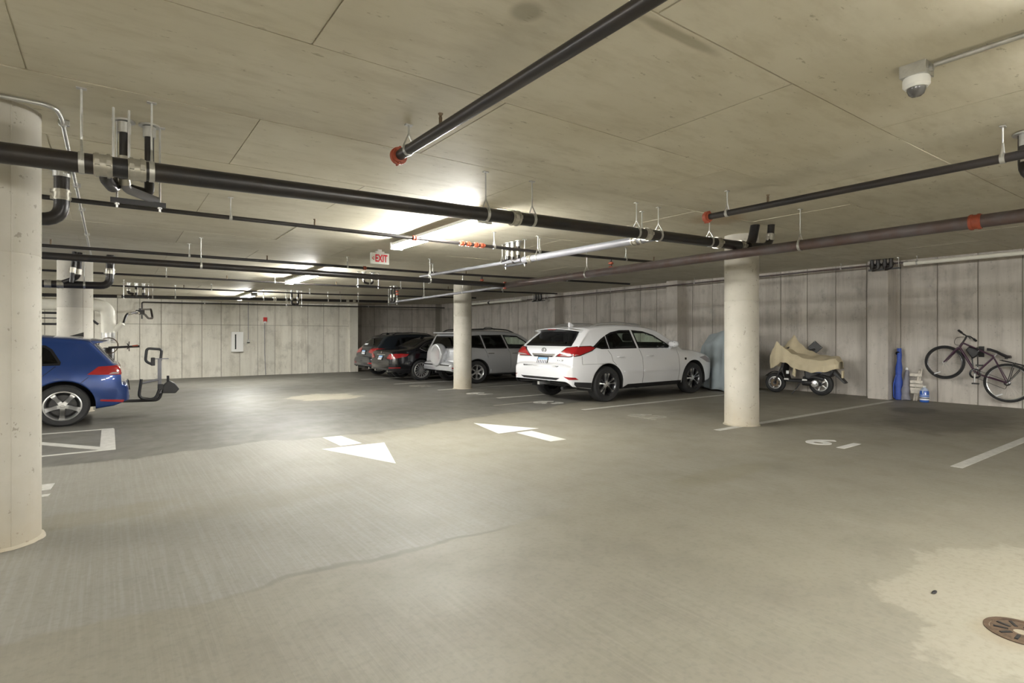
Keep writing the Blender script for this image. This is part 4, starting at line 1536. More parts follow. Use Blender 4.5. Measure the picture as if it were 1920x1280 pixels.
# ---------------------------------------------------------------- silver compact SUV with spare wheel
RV = dict(L=4.40, W=1.815, R=.355, Ra=.41, axles=(.86, 3.52), under=.24, sq=3.4, drop=.10,
          top=[(0, .58), (.01, .64), (.06, .68), (.12, .70), (.14, .80), (.15, 1.0), (.17, 1.08), (.24, 1.25), (.36, 1.52), (.44, 1.60), (.60, 1.635), (1.1, 1.665), (1.7, 1.665),
               (2.2, 1.63), (2.5, 1.55), (2.8, 1.36), (3.12, 1.12), (3.25, 1.08), (3.7, 1.02), (4.05, .93), (4.25, .80), (4.36, .66), (4.40, .55)],
          g=[(.1, .93), (.3, .97), (.5, 1.0), (.7, 1.0), (.9, .985), (1.06, .955), (1.3, .875), (1.5, .80), (1.7, .71)],
          plan=[(0, .86), (.03, .91), (.10, .94), (.25, .97), (.6, .995), (1.0, 1.0), (3.4, 1.0), (3.8, .975), (4.1, .91), (4.3, .79), (4.40, .66)],
          sill=[(0, .42), (.2, .34), (.5, .30), (1.3, .29), (3.1, .29), (4.40, .33)],
          paint='paint_silver', rimlip='alloy_silver', rimface='alloy_silver', rimr=.64, seats=(1.3, 2.1), dash=2.7, dashz=1.02, seat='interior_grey', seatz=.66,
          windows=[('quarter_window', side_poly((.50, 1.13), (1.12, 1.08), (1.02, 1.50), (.56, 1.47)), 'side', 'glass_dark'),
                   ('side_window', side_poly((1.17, 1.08), (1.92, 1.075), (1.78, 1.51), (1.07, 1.505)), 'side', 'glass_dark'),
                   ('side_window', side_poly((1.98, 1.075), (2.92, 1.07), (2.62, 1.32), (2.36, 1.475), (1.84, 1.51)), 'side', 'glass_green'),
                   ('rear_window', side_poly((-.66, 1.09), (.66, 1.09), (.60, 1.47), (-.60, 1.47)), 'rear', 'glass_dark'),
                   ('windshield', side_poly((-.70, 1.14), (.70, 1.14), (.58, 1.48), (-.58, 1.48)), 'front', 'glass_green')])
car = Car('suv_car', 'silver compact SUV with a spare wheel cover on its tailgate, behind the round column', (7.82, 14.62, fz(14.6) + .004), rad(.5), RV)
car.root.scale = (1.02, 1.0, .945)
car.wheels('six')
sw = M().lathe([(.02, -.02), (.345, -.02), (.36, .02), (.36, .13), (.335, .175), (.30, .185), (.25, .17), (.001, .175)], 40, Matrix.Translation((.13, -.02, .88)) @ Matrix.Rotation(rad(-90), 4, 'Y')).build('spare_wheel_cover', 'paint_silver', car.root)
M().tube([(-.045, -.02 + .24 * math.cos(a), .88 + .24 * math.sin(a)) for a in [PI * .15 + PI * 1.0 * k / 20 for k in range(21)]], .006, 6).build('cover_ridge', 'paint_silver', sw)
car.both('tail_light', densify([(.76, .78), (.90, .78), (.96, 1.10), (.82, 1.12)], .05), 'diag', 'lamp_red', .010, .015)
car.both('rear_reflector', [(.62, .52), (.86, .52), (.86, .485), (.62, .485)], 'diag', 'lamp_red', .006, .01)
car.patch('bumper_trim', densify([(-.80, .60), (.80, .60), (.80, .565), (-.80, .565)], .06), 'rear', 'trim_black', .004, .01)
for sd in (-1, 1):
    M().tube(fillet([(.55, sd * .60, 1.60), (.7, sd * .615, 1.675), (1.5, sd * .63, 1.705), (2.1, sd * .61, 1.67), (2.35, sd * .59, 1.58)], .12), .02, 8).build('roof_rail', 'black_plastic', car.root)
M().tube(fillet([(1.32, -.45, 1.68), (1.4, -.45, 1.75), (1.62, -.45, 1.75), (1.74, -.45, 1.68)], .12), .012, 6).build('roof_strap', 'black_plastic', car.root)
sp_ = M().box((.22, -.6, 1.555), (.5, .6, 1.60)).build('spoiler', 'paint_silver', car.root, ang=0, bevel=.015)
car.seam([(1.95, 1.06), (2.03, .9), (2.03, .5), (2.0, .32)])
car.seam([(1.12, 1.06), (1.18, .95), (1.22, .80)])
car.seam([(3.0, 1.0), (3.02, .6), (3.0, .32)])
car.both('sill_moulding', densify([(1.32, .33), (3.08, .33), (3.08, .44), (1.32, .44)], .06), 'side', 'paint_silver', .012, .015)
car.handle(1.34, .93, 0, 'chrome')
car.handle(2.2, .92, 0, 'chrome')
car.mirror(2.80, 1.10, 'paint_grey_side', 1.1)
M().box((-.02, -.04, .34), (.3, .04, .40)).build('tow_hitch', 'alloy_dark', car.root, ang=0)
car.both('head_light', densify([(3.6, .80), (3.95, .88), (4.2, .78), (4.1, .70)], .05), 'side', 'lamp_clear', .006, .01)

# ---------------------------------------------------------------- black sedan
BM = dict(L=4.85, W=1.86, R=.345, Ra=.395, axles=(1.05, 3.98), under=.2, sq=3.2, drop=.09,
          top=[(0, .60), (.01, .70), (.04, .78), (.055, .90), (.09, .985), (.18, 1.015), (.55, 1.05), (.85, 1.10), (1.15, 1.27), (1.45, 1.39), (1.75, 1.44), (2.2, 1.455), (2.6, 1.43), (2.95, 1.33),
               (3.3, 1.13), (3.5, 1.03), (3.9, .98), (4.4, .88), (4.68, .76), (4.80, .64), (4.85, .55)],
          g=[(.1, .93), (.3, .97), (.5, 1.0), (.7, .995), (.88, .975), (1.0, .94), (1.15, .86), (1.3, .765), (1.45, .66)],
          plan=[(0, .78), (.03, .85), (.10, .90), (.3, .95), (.7, .985), (1.2, 1.0), (3.6, 1.0), (4.2, .96), (4.6, .85), (4.85, .62)],
          sill=[(0, .36), (.3, .26), (1.5, .22), (3.5, .22), (4.85, .28)],
          paint='paint_black', rimlip='alloy_silver', rimface='alloy_silver', rimr=.72, seats=(1.75, 2.6), dash=3.1, dashz=.95, seat='interior_beige', seatz=.52,
          windows=[('side_window', side_poly((1.02, 1.06), (1.20, .985), (2.02, .97), (1.96, 1.30), (1.6, 1.285), (1.28, 1.20)), 'side', 'glass_mid'),
                   ('side_window', side_poly((2.08, .97), (3.10, .95), (2.78, 1.16), (2.5, 1.275), (2.02, 1.30)), 'side', 'glass_mid'),
                   ('rear_window', side_poly((-.62, 1.11), (.62, 1.11), (.50, 1.36), (-.50, 1.36)), 'rear', 'glass_mid'),
                   ('windshield', side_poly((-.66, 1.08), (.66, 1.08), (.52, 1.36), (-.52, 1.36)), 'front', 'glass_green')])
car = Car('sedan_car', 'black sedan with many-spoked silver wheels between the dark wagon and the silver SUV', (7.06, 17.02, fz(17) + .004), rad(-1.0), BM)
car.root.scale = (1.0, 1.0, .97)
car.wheels('multi')
car.both('tail_light', densify([(.38, .74), (.62, .72), (1.0, .80), (1.06, .88), (.86, .90), (.52, .88)], .05), 'diag', 'lamp_red', .010, .015)
car.both('rear_reflector', [(.52, .46), (.86, .46), (.86, .43), (.52, .43)], 'diag', 'lamp_red', .006, .01)
car.plate(0, .75, .32, .15)
p, q = car.hit(0, .93, 'rear')
M().lathe([(.04, 0), (.04, .006), (.001, .008)], 20, Matrix.Translation(p + q * .002) @ q.to_track_quat('Z', 'Y').to_matrix().to_4x4()).build('emblem', 'chrome', car.root)
car.patch('plate_recess_trim', densify([(-.34, .865), (.34, .865), (.34, .845), (-.34, .845)], .05), 'rear', 'chrome', .006, .008)
car.patch('bumper_valance', densify([(-.62, .42), (.62, .42), (.55, .37), (-.55, .37)], .05), 'rear', 'alloy_dark', .006, .01)
for sd in (-1, 1):
    M().cyl((.04, sd * .52, .33), (.4, sd * .5, .33), .04, 14).build('exhaust', 'chrome', car.root)
ch = densify([(1.00, 1.06), (1.18, .965), (2.05, .952), (3.14, .935), (2.8, 1.175), (2.5, 1.30), (1.98, 1.325), (1.58, 1.31), (1.24, 1.22)], .05)
for mir in (False, True):
    mb = M()
    pts = []
    for u, v in ch:
        p, q = car.hit(u, v, 'side')
        p = p + q * .006
        pts.append((p.x, -p.y if mir else p.y, p.z))
    mb.tube(pts, .008, 6, closed=True)
    mb.build('window_chrome', 'chrome', car.root)
car.seam([(2.05, .95), (2.1, .7), (2.08, .26)])
car.seam([(1.18, .96), (1.35, .8), (1.45, .55)])
car.seam([(3.2, .92), (3.22, .5), (3.18, .26)])
car.handle(1.5, .84, 0, 'paint_black')
car.handle(2.4, .82, 0, 'paint_black')
car.mirror(3.0, 1.0, 'paint_black')
M().prism([(1.42, 1.385), (1.58, 1.425), (1.46, 1.46)], -.015, .015, Matrix(((1, 0, 0, 0), (0, 0, 1, 0), (0, 1, 0, 0), (0, 0, 0, 1)))).build('antenna_fin', 'paint_black', car.root)
car.both('head_light', densify([(4.2, .72), (4.5, .78), (4.7, .70), (4.6, .62)], .05), 'side', 'lamp_clear', .006, .01)

# ---------------------------------------------------------------- dark wagon-like SUV
AU = dict(L=4.62, W=1.89, R=.36, Ra=.415, axles=(.95, 3.76), under=.24, sq=3.3, drop=.10,
          top=[(0, .60), (.01, .70), (.05, .76), (.10, .80), (.13, .95), (.20, 1.06), (.30, 1.15), (.52, 1.40), (.68, 1.53), (.82, 1.575), (1.2, 1.615), (1.8, 1.63), (2.3, 1.60), (2.6, 1.53), (2.9, 1.37),
               (3.22, 1.14), (3.4, 1.08), (3.8, 1.03), (4.25, .93), (4.48, .80), (4.58, .66), (4.62, .55)],
          g=[(.1, .93), (.3, .97), (.5, 1.0), (.75, 1.0), (.95, .98), (1.08, .95), (1.3, .865), (1.5, .775), (1.65, .69)],
          plan=[(0, .79), (.03, .85), (.10, .90), (.3, .955), (.6, .985), (1.0, 1.0), (3.5, 1.0), (4.0, .97), (4.3, .90), (4.5, .78), (4.62, .62)],
          sill=[(0, .42), (.2, .33), (.5, .29), (1.4, .27), (3.3, .27), (4.62, .32)],
          paint='paint_navy', rimlip='alloy_silver', rimface='alloy_silver', rimr=.68, seats=(1.45, 2.25), dash=2.85, dashz=1.03, seat='interior_dark', seatz=.66,
          windows=[('quarter_window', side_poly((.86, 1.13), (1.12, 1.10), (1.12, 1.46), (1.04, 1.43)), 'side', 'glass_dark'),
                   ('side_window', side_poly((1.16, 1.10), (1.96, 1.10), (1.90, 1.50), (1.16, 1.475)), 'side', 'glass_dark'),
                   ('side_window', side_poly((2.02, 1.10), (3.02, 1.09), (2.76, 1.29), (2.5, 1.44), (1.97, 1.50)), 'side', 'glass_mid'),
                   ('rear_window', side_poly((-.68, 1.14), (.68, 1.14), (.56, 1.46), (-.56, 1.46)), 'rear', 'glass_dark'),
                   ('windshield', side_poly((-.70, 1.16), (.70, 1.16), (.58, 1.46), (-.58, 1.46)), 'front', 'glass_green')])
car = Car('wagon_car', 'dark navy SUV farthest back, half hidden by the black sedan', (7.28, 19.2, fz(19) + .004), rad(-.5), AU)
car.root.scale = (1.0, 1.0, .95)
car.wheels('multi')
car.both('tail_light', densify([(.34, .93), (.60, .88), (.92, .97), (1.0, 1.06), (.78, 1.08), (.46, 1.06)], .05), 'diag', 'lamp_red', .010, .015)
car.both('rear_reflector', [(.40, .56), (.86, .56), (.86, .51), (.40, .51)], 'diag', 'lamp_red', .006, .01)
car.plate(0.1, .92, .32, .16, marks=5)
car.patch('window_sticker', [(.30, 1.185), (.62, 1.185), (.60, 1.245), (.30, 1.245)], 'rear', 'plate_white', .010, .003)
car.patch('bumper_valance', densify([(-.75, .45), (.75, .45), (.70, .40), (-.70, .40)], .05), 'rear', 'alloy_dark', .006, .01)
for sd in (-1, 1):
    M().cyl((.06, sd * .55, .36), (.4, sd * .52, .36), .04, 14).build('exhaust', 'chrome', car.root)
    M().tube(fillet([(.9, sd * .58, 1.56), (1.05, sd * .60, 1.63), (1.7, sd * .61, 1.66), (2.3, sd * .59, 1.61), (2.45, sd * .58, 1.56)], .12), .016, 8).build('roof_rail', 'alloy_dark', car.root)
car.seam([(2.0, 1.08), (2.05, .7), (2.03, .3)])
car.mirror(2.90, 1.12, 'paint_navy')
M().prism([(.92, 1.57), (1.08, 1.60), (.95, 1.66)], -.015, .015, Matrix(((1, 0, 0, 0), (0, 0, 1, 0), (0, 1, 0, 0), (0, 0, 0, 1)))).build('antenna_fin', 'paint_black', car.root)

# ---------------------------------------------------------------- blue hatchback (nose to the left)
GF = dict(L=4.25, W=1.79, R=.325, Ra=.385, axles=(.80, 3.43), under=.2, sq=3.4, drop=.09,
          top=[(0, .52), (.01, .60), (.04, .65), (.09, .675), (.10, .75), (.11, .88), (.14, .95), (.20, 1.0), (.34, 1.18), (.46, 1.33), (.52, 1.375), (.70, 1.40), (1.2, 1.44), (1.8, 1.45), (2.2, 1.42),
               (2.5, 1.35), (2.8, 1.18), (3.1, 1.0), (3.3, .96), (3.7, .90), (4.0, .80), (4.18, .66), (4.25, .54)],
          g=[(.1, .93), (.3, .97), (.5, 1.0), (.65, 1.0), (.8, .985), (.92, .955), (1.1, .875), (1.3, .785), (1.45, .69)],
          plan=[(0, .80), (.03, .87), (.10, .92), (.25, .96), (.6, .99), (1.0, 1.0), (3.3, 1.0), (3.7, .97), (4.0, .89), (4.18, .76), (4.25, .62)],
          sill=[(0, .36), (.2, .28), (.5, .24), (1.3, .22), (3.0, .22), (4.25, .28)],
          paint='paint_blue', rimlip='alloy_silver', rimface='alloy_silver', rimr=.69, seats=(1.25, 2.0), dash=2.55, dashz=.92, seat='interior_dark', seatz=.52,
          windows=[('side_window', side_poly((.83, .955), (1.75, .935), (1.70, 1.295), (1.00, 1.265), (.92, 1.20), (.82, 1.0)), 'side', 'glass_dark'),
                   ('side_window', side_poly((1.81, .935), (2.85, .92), (2.5, 1.16), (2.25, 1.28), (1.76, 1.295)), 'side', 'glass_mid'),
                   ('rear_window', side_poly((-.60, .985), (.60, .985), (.50, 1.30), (-.50, 1.30)), 'rear', 'glass_mid'),
                   ('windshield', side_poly((-.66, 1.03), (.66, 1.03), (.54, 1.32), (-.54, 1.32)), 'front', 'glass_green')])
car = Car('hatchback_car', 'blue hatchback at left, its front half hidden by the nearest column', (.255, 11.42, fz(11.4) + .004), rad(180), GF)
car.root.scale = (1.02, 1.0, .955)
car.wheels('five', .22)
mb = M()
rows = []
for t in [-1 + 2 * k / 16 for k in range(17)]:
    y = t * .56
    xb = .25 + .08 * t * t
    rows.append([(xb + .30, y, 1.385 - .03 * t * t), (xb, y, 1.35 - .03 * t * t), (xb + .005, y, 1.335 - .03 * t * t), (xb + .2, y, 1.30 - .03 * t * t)])
mb.grid(rows)
for r_ in (rows[0], rows[-1]):
    mb.add(r_, [(0, 1, 2, 3)])
mb.build('spoiler', 'paint_blue', car.root)
M().prism([(.58, 1.395), (.76, 1.41), (.58, 1.475)], -.015, .015, Matrix(((1, 0, 0, 0), (0, 0, 1, 0), (0, 1, 0, 0), (0, 0, 0, 1)))).build('antenna_fin', 'trim_black', car.root)
car.both('tail_light', densify([(.47, .80), (.60, .78), (.86, .79), (.98, .80), (.86, .92), (.60, .935), (.50, .90)], .05), 'diag', 'lamp_red', .010, .015)
car.both('tail_light_lens', densify([(.60, .795), (.78, .80), (.74, .825), (.62, .82)], .05), 'diag', 'lamp_clear', .013, .006)
car.both('rear_reflector', [(.52, .36), (.86, .40), (.86, .37), (.62, .33)], 'diag', 'lamp_red', .006, .01)
car.plate(0, .56, .32, .15)
p, q = car.hit(0, .86, 'rear')
M().lathe([(.055, 0), (.055, .008), (.045, .010), (.001, .008)], 24, Matrix.Translation(p + q * .002) @ q.to_track_quat('Z', 'Y').to_matrix().to_4x4()).build('emblem', 'chrome', car.root)
car.patch('bumper_valance', densify([(-.62, .42), (.62, .42), (.55, .33), (-.55, .33)], .05), 'rear', 'trim_black', .006, .01)
car.seam([(.88, .94), (1.08, .74), (1.16, .60)])
car.seam([(1.78, .92), (1.84, .6), (1.82, .28)])
car.seam([(.50, .765), (.60, .66), (.64, .60)], 'side', .005)
car.both('arch_crease', densify([(.30, .66), (.42, .74), (.43, .735), (.32, .655)], .05), 'side', 'paint_blue', .006, .008)
car.handle(1.40, .79, 0, 'paint_blue', .18)
car.mirror(2.72, .98, 'paint_blue')
M().tube([(.19, 0, 1.0), (.23, -.02, 1.03), (.25, -.3, 1.08)], .01, 6).build('rear_wiper', 'black_plastic', car.root)

# hitch rack behind the blue car
rk = empty('bike_rack', (.28, 11.42, fz(11.4)), 0, 'folded black hitch bike rack sticking out behind the blue hatchback', 'bike rack')
M().tube(fillet([(-.15, 0, .26), (.42, 0, .24), (.46, 0, .40)], .08), .025, 10).build('hitch_arm', 'black_plastic', rk)
M().tube(fillet([(.16, -.1, .62), (.12, -.1, .30), (.36, -.1, .26), (.42, -.1, .44)], .09), .024, 10).build('loop', 'black_plastic', rk)
M().box((.40, -.03, .36), (.455, .03, .95)).build('mast', 'silver_pipe', rk, ang=0, bevel=.006)
cl_ = M().tube(fillet([(.44, 0, .92), (.46, 0, 1.12), (.24, -.02, 1.14), (.22, -.02, .92), (.32, -.02, .86)], .05), .022, 10).build('ratchet_hook', 'black_plastic', rk)
M().box((.30, -.045, .84), (.36, .045, .98)).build('clamp', 'black_plastic', cl_, ang=0, bevel=.01)
M().box((.36, -.05, .95), (.56, .05, .965)).build('crossbar', 'silver_pipe', rk, ang=0)
M().tube([(.17, -.06, .55), (.42, -.02, .60)], .02, 8).build('brace', 'silver_pipe', rk)
M().box((.40, -.08, .42), (.48, .08, .52)).build('pivot', 'black_plastic', rk, ang=0, bevel=.01)
M().prism([(.46, .36), (.66, .35), (.72, .42), (.66, .52), (.56, .58), (.48, .50)], -.06, .06, Matrix(((1, 0, 0, 0), (0, 0, 1, 0), (0, 1, 0, 0), (0, 0, 0, 1)))).build('wheel_tray', 'black_plastic', rk, bevel=.012)
M().cyl((.55, -.03, .56), (.55, -.03, .66), .02, 8).build('knob', 'black_plastic', rk)

# ============================================================ SCOOTER, COVERS, BICYCLE, ITEMS BY THE WALL
sc = empty('motor_scooter', (12.57, 5.87, 0), rad(97.9), 'black motor scooter parked along the right wall under a tan cover', 'scooter')


def two_wheel(root, x, R, w, name='wheel'):
    RX_ = Matrix.Rotation(rad(90), 4, 'X')
    prof = [(R * .62, -w * .4), (R * .8, -w * .5), (R * .95, -w * .36), (R, -w * .12), (R, w * .12), (R * .95, w * .36), (R * .8, w * .5), (R * .62, w * .4)]
    o = M().lathe(prof, 40, RX_, closed=True).build(name, 'rubber', root)
    o.location = (x, 0, R)
    M().lathe([(R * .63, -w * .42), (R * .55, -w * .44), (R * .53, -w * .2), (R * .53, w * .2), (R * .55, w * .44), (R * .63, w * .42)], 36, RX_, caps=False).build('rim', 'alloy_silver', o)
    M().lathe([(R * .16, -w * .5), (R * .16, w * .5)], 16, RX_).build('hub', 'alloy_dark', o)
    for k in range(5):
        a = 2 * PI * k / 5
        M().cbox((R * .35, 0, 0), (R * .42, w * .5, R * .09), Matrix.Rotation(a, 4, 'Y')).build('spoke', 'alloy_silver', o, ang=0)
    return o


fw = two_wheel(sc, .96, .225, .12)
M().lathe([(.085, .05), (.085, .055), (.045, .055), (.045, .05)], 24, Matrix.Rotation(rad(-90), 4, 'X'), closed=True).build('brake_disc', 'brass', fw)
two_wheel(sc, .0, .245, .14)
for y in (-.08, .08):
    M().tube([(.96, y, .225), (.82, y, .55), (.76, y * .6, .75)], .02, 8).build('fork_leg', 'alloy_dark', sc)
rows = []
for k in range(13):
    a = rad(35 + 115 * k / 12)
    rows.append([(.96 + .255 * math.cos(a), y, .225 + .255 * math.sin(a) + .012 * (1 - abs(y) / .07)) for y in (-.07, -.035, 0, .035, .07)])
o = M().grid(rows).build('front_fender', 'black_plastic', sc)
o.modifiers.new('s', 'SOLIDIFY').thickness = .006
rows = []
for z, x, hw_ in ((.27, .66, .15), (.36, .71, .18), (.5, .75, .19), (.62, .74, .185), (.74, .70, .17), (.84, .68, .14)):
    rows.append([(x + .05 * (1 - (t / hw_) ** 2), t, z) for t in [hw_ * (-1 + 2 * k / 10) for k in range(11)]])
o = M().grid(rows).build('leg_shield', 'black_plastic', sc)
o.modifiers.new('s', 'SOLIDIFY').thickness = .02
M().box((.60, .19, .45), (.66, .196, .52)).build('tag', 'plate_white', sc, ang=0)
M().prism([(.22, -.17), (.66, -.15), (.72, 0), (.66, .15), (.22, .17)], .27, .33).build('floorboard', 'black_plastic', sc, bevel=.02)
for x in (.28, .66):
    M().box((x - .05, .13, .31), (x + .05, .185, .35)).build('foot_strip', 'alloy_silver', sc, ang=0, bevel=.006)
M().prism([(-.28, .52), (-.22, .40), (.0, .46), (.2, .33), (.3, .36), (.32, .62), (.2, .70), (-.25, .66)], -.13, .13, Matrix(((1, 0, 0, 0), (0, 0, 1, 0), (0, 1, 0, 0), (0, 0, 0, 1)))).build('tail_body', 'black_plastic', sc, bevel=.03)
M().prism([(-.05, .50), (.2, .50), (.26, .54), (-.02, .555)], .128, .137, Matrix(((1, 0, 0, 0), (0, 0, 1, 0), (0, 1, 0, 0), (0, 0, 0, 1)))).build('side_stripe', 'label_blue', sc)
M().prism([(-.3, .66), (.3, .64), (.34, .70), (.1, .76), (-.25, .79)], -.14, .14, Matrix(((1, 0, 0, 0), (0, 0, 1, 0), (0, 1, 0, 0), (0, 0, 0, 1)))).build('seat', 'saddle_black', sc, bevel=.04)
M().tube([(.34, .09, .26), (.2, .12, .27), (.02, .13, .26)], [.06, .075, .07], 14).build('engine_case', 'alloy_dark', sc)
M().lathe([(.08, 0), (.085, .02), (.07, .05), (.03, .06), (.001, .06)], 24, Matrix.Translation((.08, .14, .255)) @ Matrix.Rotation(rad(-90), 4, 'X'), caps=False).build('engine_cover', 'alloy_silver', sc)
M().tube([(.34, .06, .36), (.1, .10, .40), (-.08, .11, .36)], [.04, .05, .04], 12).build('air_box', 'black_plastic', sc)
M().tube([(.40, .06, .26), (.46, .12, .14), (.54, .2, .004)], .012, 8).build('kickstand', 'black_plastic', sc)
M().prism([(-.2, .60), (-.28, .56), (-.50, .30), (-.47, .28), (-.24, .50)], -.09, .09, Matrix(((1, 0, 0, 0), (0, 0, 1, 0), (0, 1, 0, 0), (0, 0, 0, 1)))).build('rear_fender', 'black_plastic', sc, bevel=.008)
M().tube([(.72, 0, .8), (.74, 0, 1.0)], .03, 10).build('steering_stem', 'black_plastic', sc)
M().tube(fillet([(.83, .20, 1.08), (.76, .1, 1.02), (.74, 0, 1.0), (.72, -.1, 1.02), (.66, -.28, 1.12)], .05), .016, 8).build('handlebar', 'black_plastic', sc)
M().tube([(.66, -.27, 1.1), (.65, -.28, 1.25)], .01, 8).build('mirror_stalk', 'black_plastic', sc)
pn = M().box((-.11, -.008, -.11), (.11, .008, .11), Matrix.Translation((.23, -.33, 1.035)) @ Matrix.Rotation(rad(8), 4, 'Z') @ Matrix.Rotation(rad(45), 4, 'Y')).build('square_panel', 'black_plastic', sc, ang=0, bevel=.01)
for dx, dz in ((0, .13), (.13, 0), (-.13, 0), (0, -.13)):
    M().ball((.23 + dx, -.316, 1.035 + dz), .008, 8).build('rivet', 'plate_white', pn)
M().tube([(.23, -.34, 1.0), (.36, -.30, .95), (.45, -.2, .80)], .028, 8).build('panel_arm', 'black_plastic', sc)


def spline_rows(stations, n):
    """stations: list of (x, [(y,z),...]); smooth interpolation along x"""
    out = []
    m = len(stations[0][1])
    xs_ = [s[0] for s in stations]
    for i in range(n + 1):
        f = i / n * (len(stations) - 1)
        k = min(int(f), len(stations) - 2)
        t = f - k
        t2 = t * t * (3 - 2 * t) * .5 + t * .5
        a, b = stations[k], stations[k + 1]
        x = a[0] + (b[0] - a[0]) * t
        out.append((x, [(a[1][j][0] + (b[1][j][0] - a[1][j][0]) * t2, a[1][j][1] + (b[1][j][1] - a[1][j][1]) * t2) for j in range(m)]))
    return out


def drape(stations, n, sub, wr, freq, seed=0):
    rows = []
    for x, pts in spline_rows(stations, n):
        r = []
        m = len(pts)
        for k in range(m - 1):
            for j in range(sub):
                t = j / sub
                q = t * t * (3 - 2 * t) * .35 + t * .65
                y = pts[k][0] + (pts[k + 1][0] - pts[k][0]) * q
                z = pts[k][1] + (pts[k + 1][1] - pts[k][1]) * q
                g_ = (k + t) / (m - 1)
                side = abs(g_ - .5) * 2
                y += wr * side * math.sin(freq * x + 5 * math.sin(3 * g_ + seed) + seed) * (1 if g_ < .5 else -1)
                z += wr * .5 * math.sin(freq * .7 * x + 9 * g_ + seed * 2)
                r.append((x, y, z))
        r.append((x, pts[-1][0], pts[-1][1]))
        rows.append(r)
    return rows


cv = drape([(1.02, [(.17, .56), (.185, .70), (.18, .84), (.0, .82), (-.2, .82), (-.25, .58)]),
            (.93, [(.20, .575), (.215, .82), (.20, 1.02), (-.02, .95), (-.25, .98), (-.28, .58)]),
            (.855, [(.225, .62), (.225, .90), (.215, 1.19), (-.05, 1.0), (-.27, 1.06), (-.29, .60)]),
            (.76, [(.24, .715), (.235, .87), (.20, 1.07), (-.08, 1.0), (-.27, 1.19), (-.30, .62)]),
            (.655, [(.255, .70), (.245, .83), (.20, .99), (-.09, .99), (-.268, 1.33), (-.30, .62)]),
            (.52, [(.265, .60), (.255, .75), (.205, .90), (-.08, .92), (-.255, 1.12), (-.30, .6)]),
            (.30, [(.285, .535), (.275, .67), (.21, .81), (-.05, .87), (-.22, .965), (-.29, .58)]),
            (.08, [(.30, .505), (.285, .63), (.21, .77), (-.02, .845), (-.19, .885), (-.28, .56)]),
            (-.16, [(.295, .53), (.28, .65), (.20, .77), (.0, .845), (-.17, .85), (-.26, .56)]),
            (-.32, [(.26, .58), (.255, .70), (.19, .82), (.02, .86), (-.14, .84), (-.22, .57)]),
            (-.40, [(.20, .60), (.20, .68), (.16, .74), (.02, .76), (-.10, .73), (-.16, .60)])], 90, 8, .016, 30, 1)
co = M().grid(cv).build('scooter_cover', 'cover_tan')
co.location = sc.location
co.rotation_euler = sc.rotation_euler
co.modifiers.new('s', 'SOLIDIFY').thickness = .006
tag(co, 'tan fabric cover with two peaks draped over the scooter', 'cover')
cf = M().tube([(.47, .255, .60), (.46, .26, .52), (.48, .25, .45), (.45, .25, .40)], [.02, .035, .04, .02], 8).build('hanging_tie', 'cover_tan', co)
M().box((-.44, .02, .40), (-.40, .16, .56), Matrix.Rotation(rad(8), 4, 'Z')).build('cover_flap', 'cover_tan', co, ang=0, bevel=.012)

# covered motorcycle behind the white car
st = []
for t, h, b in ((0, .80, .22), (.06, 1.02, .32), (.18, 1.30, .40), (.34, 1.47, .44), (.50, 1.44, .45), (.66, 1.40, .45), (.80, 1.36, .44), (.92, 1.24, .36), (1.0, .95, .22)):
    x = t * 1.95
    st.append((x, [(b + .05, .03), (b, .5), (b * .82, h * .78), (b * .42, h * .97), (0, h), (-b * .42, h * .97), (-b * .82, h * .78), (-b, .5), (-b - .05, .03)]))
def flat_end(s_, dx):
    return (s_[0] + dx, [(p[0] * .55, .03) for p in s_[1]])


st = [flat_end(st[0], -.16)] + st + [flat_end(st[-1], .16)]
mc = M().grid(drape(st, 70, 5, .026, 13, 2)).build('motorcycle_cover', 'cover_grey')
mc.location = (11.80, 7.22, fz(8))
mc.rotation_euler = (0, 0, math.atan2(1.75, 1.15))
mc.modifiers.new('s', 'SOLIDIFY').thickness = .006
tag(mc, 'pale blue-grey sheet covering a motorcycle between the white car and the wall', 'cover')

# ------------------------------------------------------------ things leaning in the corner by the pilaster
def leaner(name, label, cat, a, b, prof, m, wr=.006):
    root = empty(name, a, 0, label, cat)
    a, b = Vector(a), Vector(b)
    pts, rs = [], []
    n = 24
    for i in range(n + 1):
        t = i / n
        pts.append((b - a) * t + Vector((0, .012 * math.sin(5 * t), 0)))
        rs.append(interp(prof, t) + wr * math.sin(23 * t))
    M().tube(pts, rs, 16).build('bag', m, root)
    return root


lb = leaner('rolled_bag', 'tall bright blue rolled bag leaning in the corner by the pilaster', 'bag', (12.98, 4.53, 0), (13.09, 4.585, 1.04), [(0, .07), (.3, .066), (.6, .055), (.85, .04), (.93, .034), (1, .045)], 'nylon_blue')
M().tube([(.09, .05, .93), (.10, .055, .945), (.105, .06, .96)], [.05, .052, .046], 14).build('drawstring', 'trim_black', lb)
M().tube(fillet([(.0, .06, .5), (-.02, .10, .3), (.0, .10, .04), (-.02, .05, .02)], .06), .012, 6).build('strap', 'nylon_blue', lb)
lg = leaner('rolled_bag', 'shorter grey rolled bag leaning beside the blue one', 'bag', (12.93, 4.40, 0), (13.11, 4.45, .60), [(0, .075), (.3, .07), (.7, .048), (1, .028)], 'nylon_grey')
M().ball((.185, .05, .62), .026, 8, (1, 1, 1.5)).build('tied_end', 'plate_white', lg)
ws = empty('slatted_stool', (13.02, 4.245, 0), 0, 'small folded grey wooden slat stool leaning against the wall', 'stool')
for k, (z, y0, y1) in enumerate(((.13 + .02, -.11, .10), (.205, -.11, .11), (.28, -.11, .11), (.35, -.10, .11), (.49, -.09, .12))):
    M().box((-.02, y0, z), (.0, y1, z + .058)).build('slat', 'wood_grey', ws, ang=0, bevel=.003)
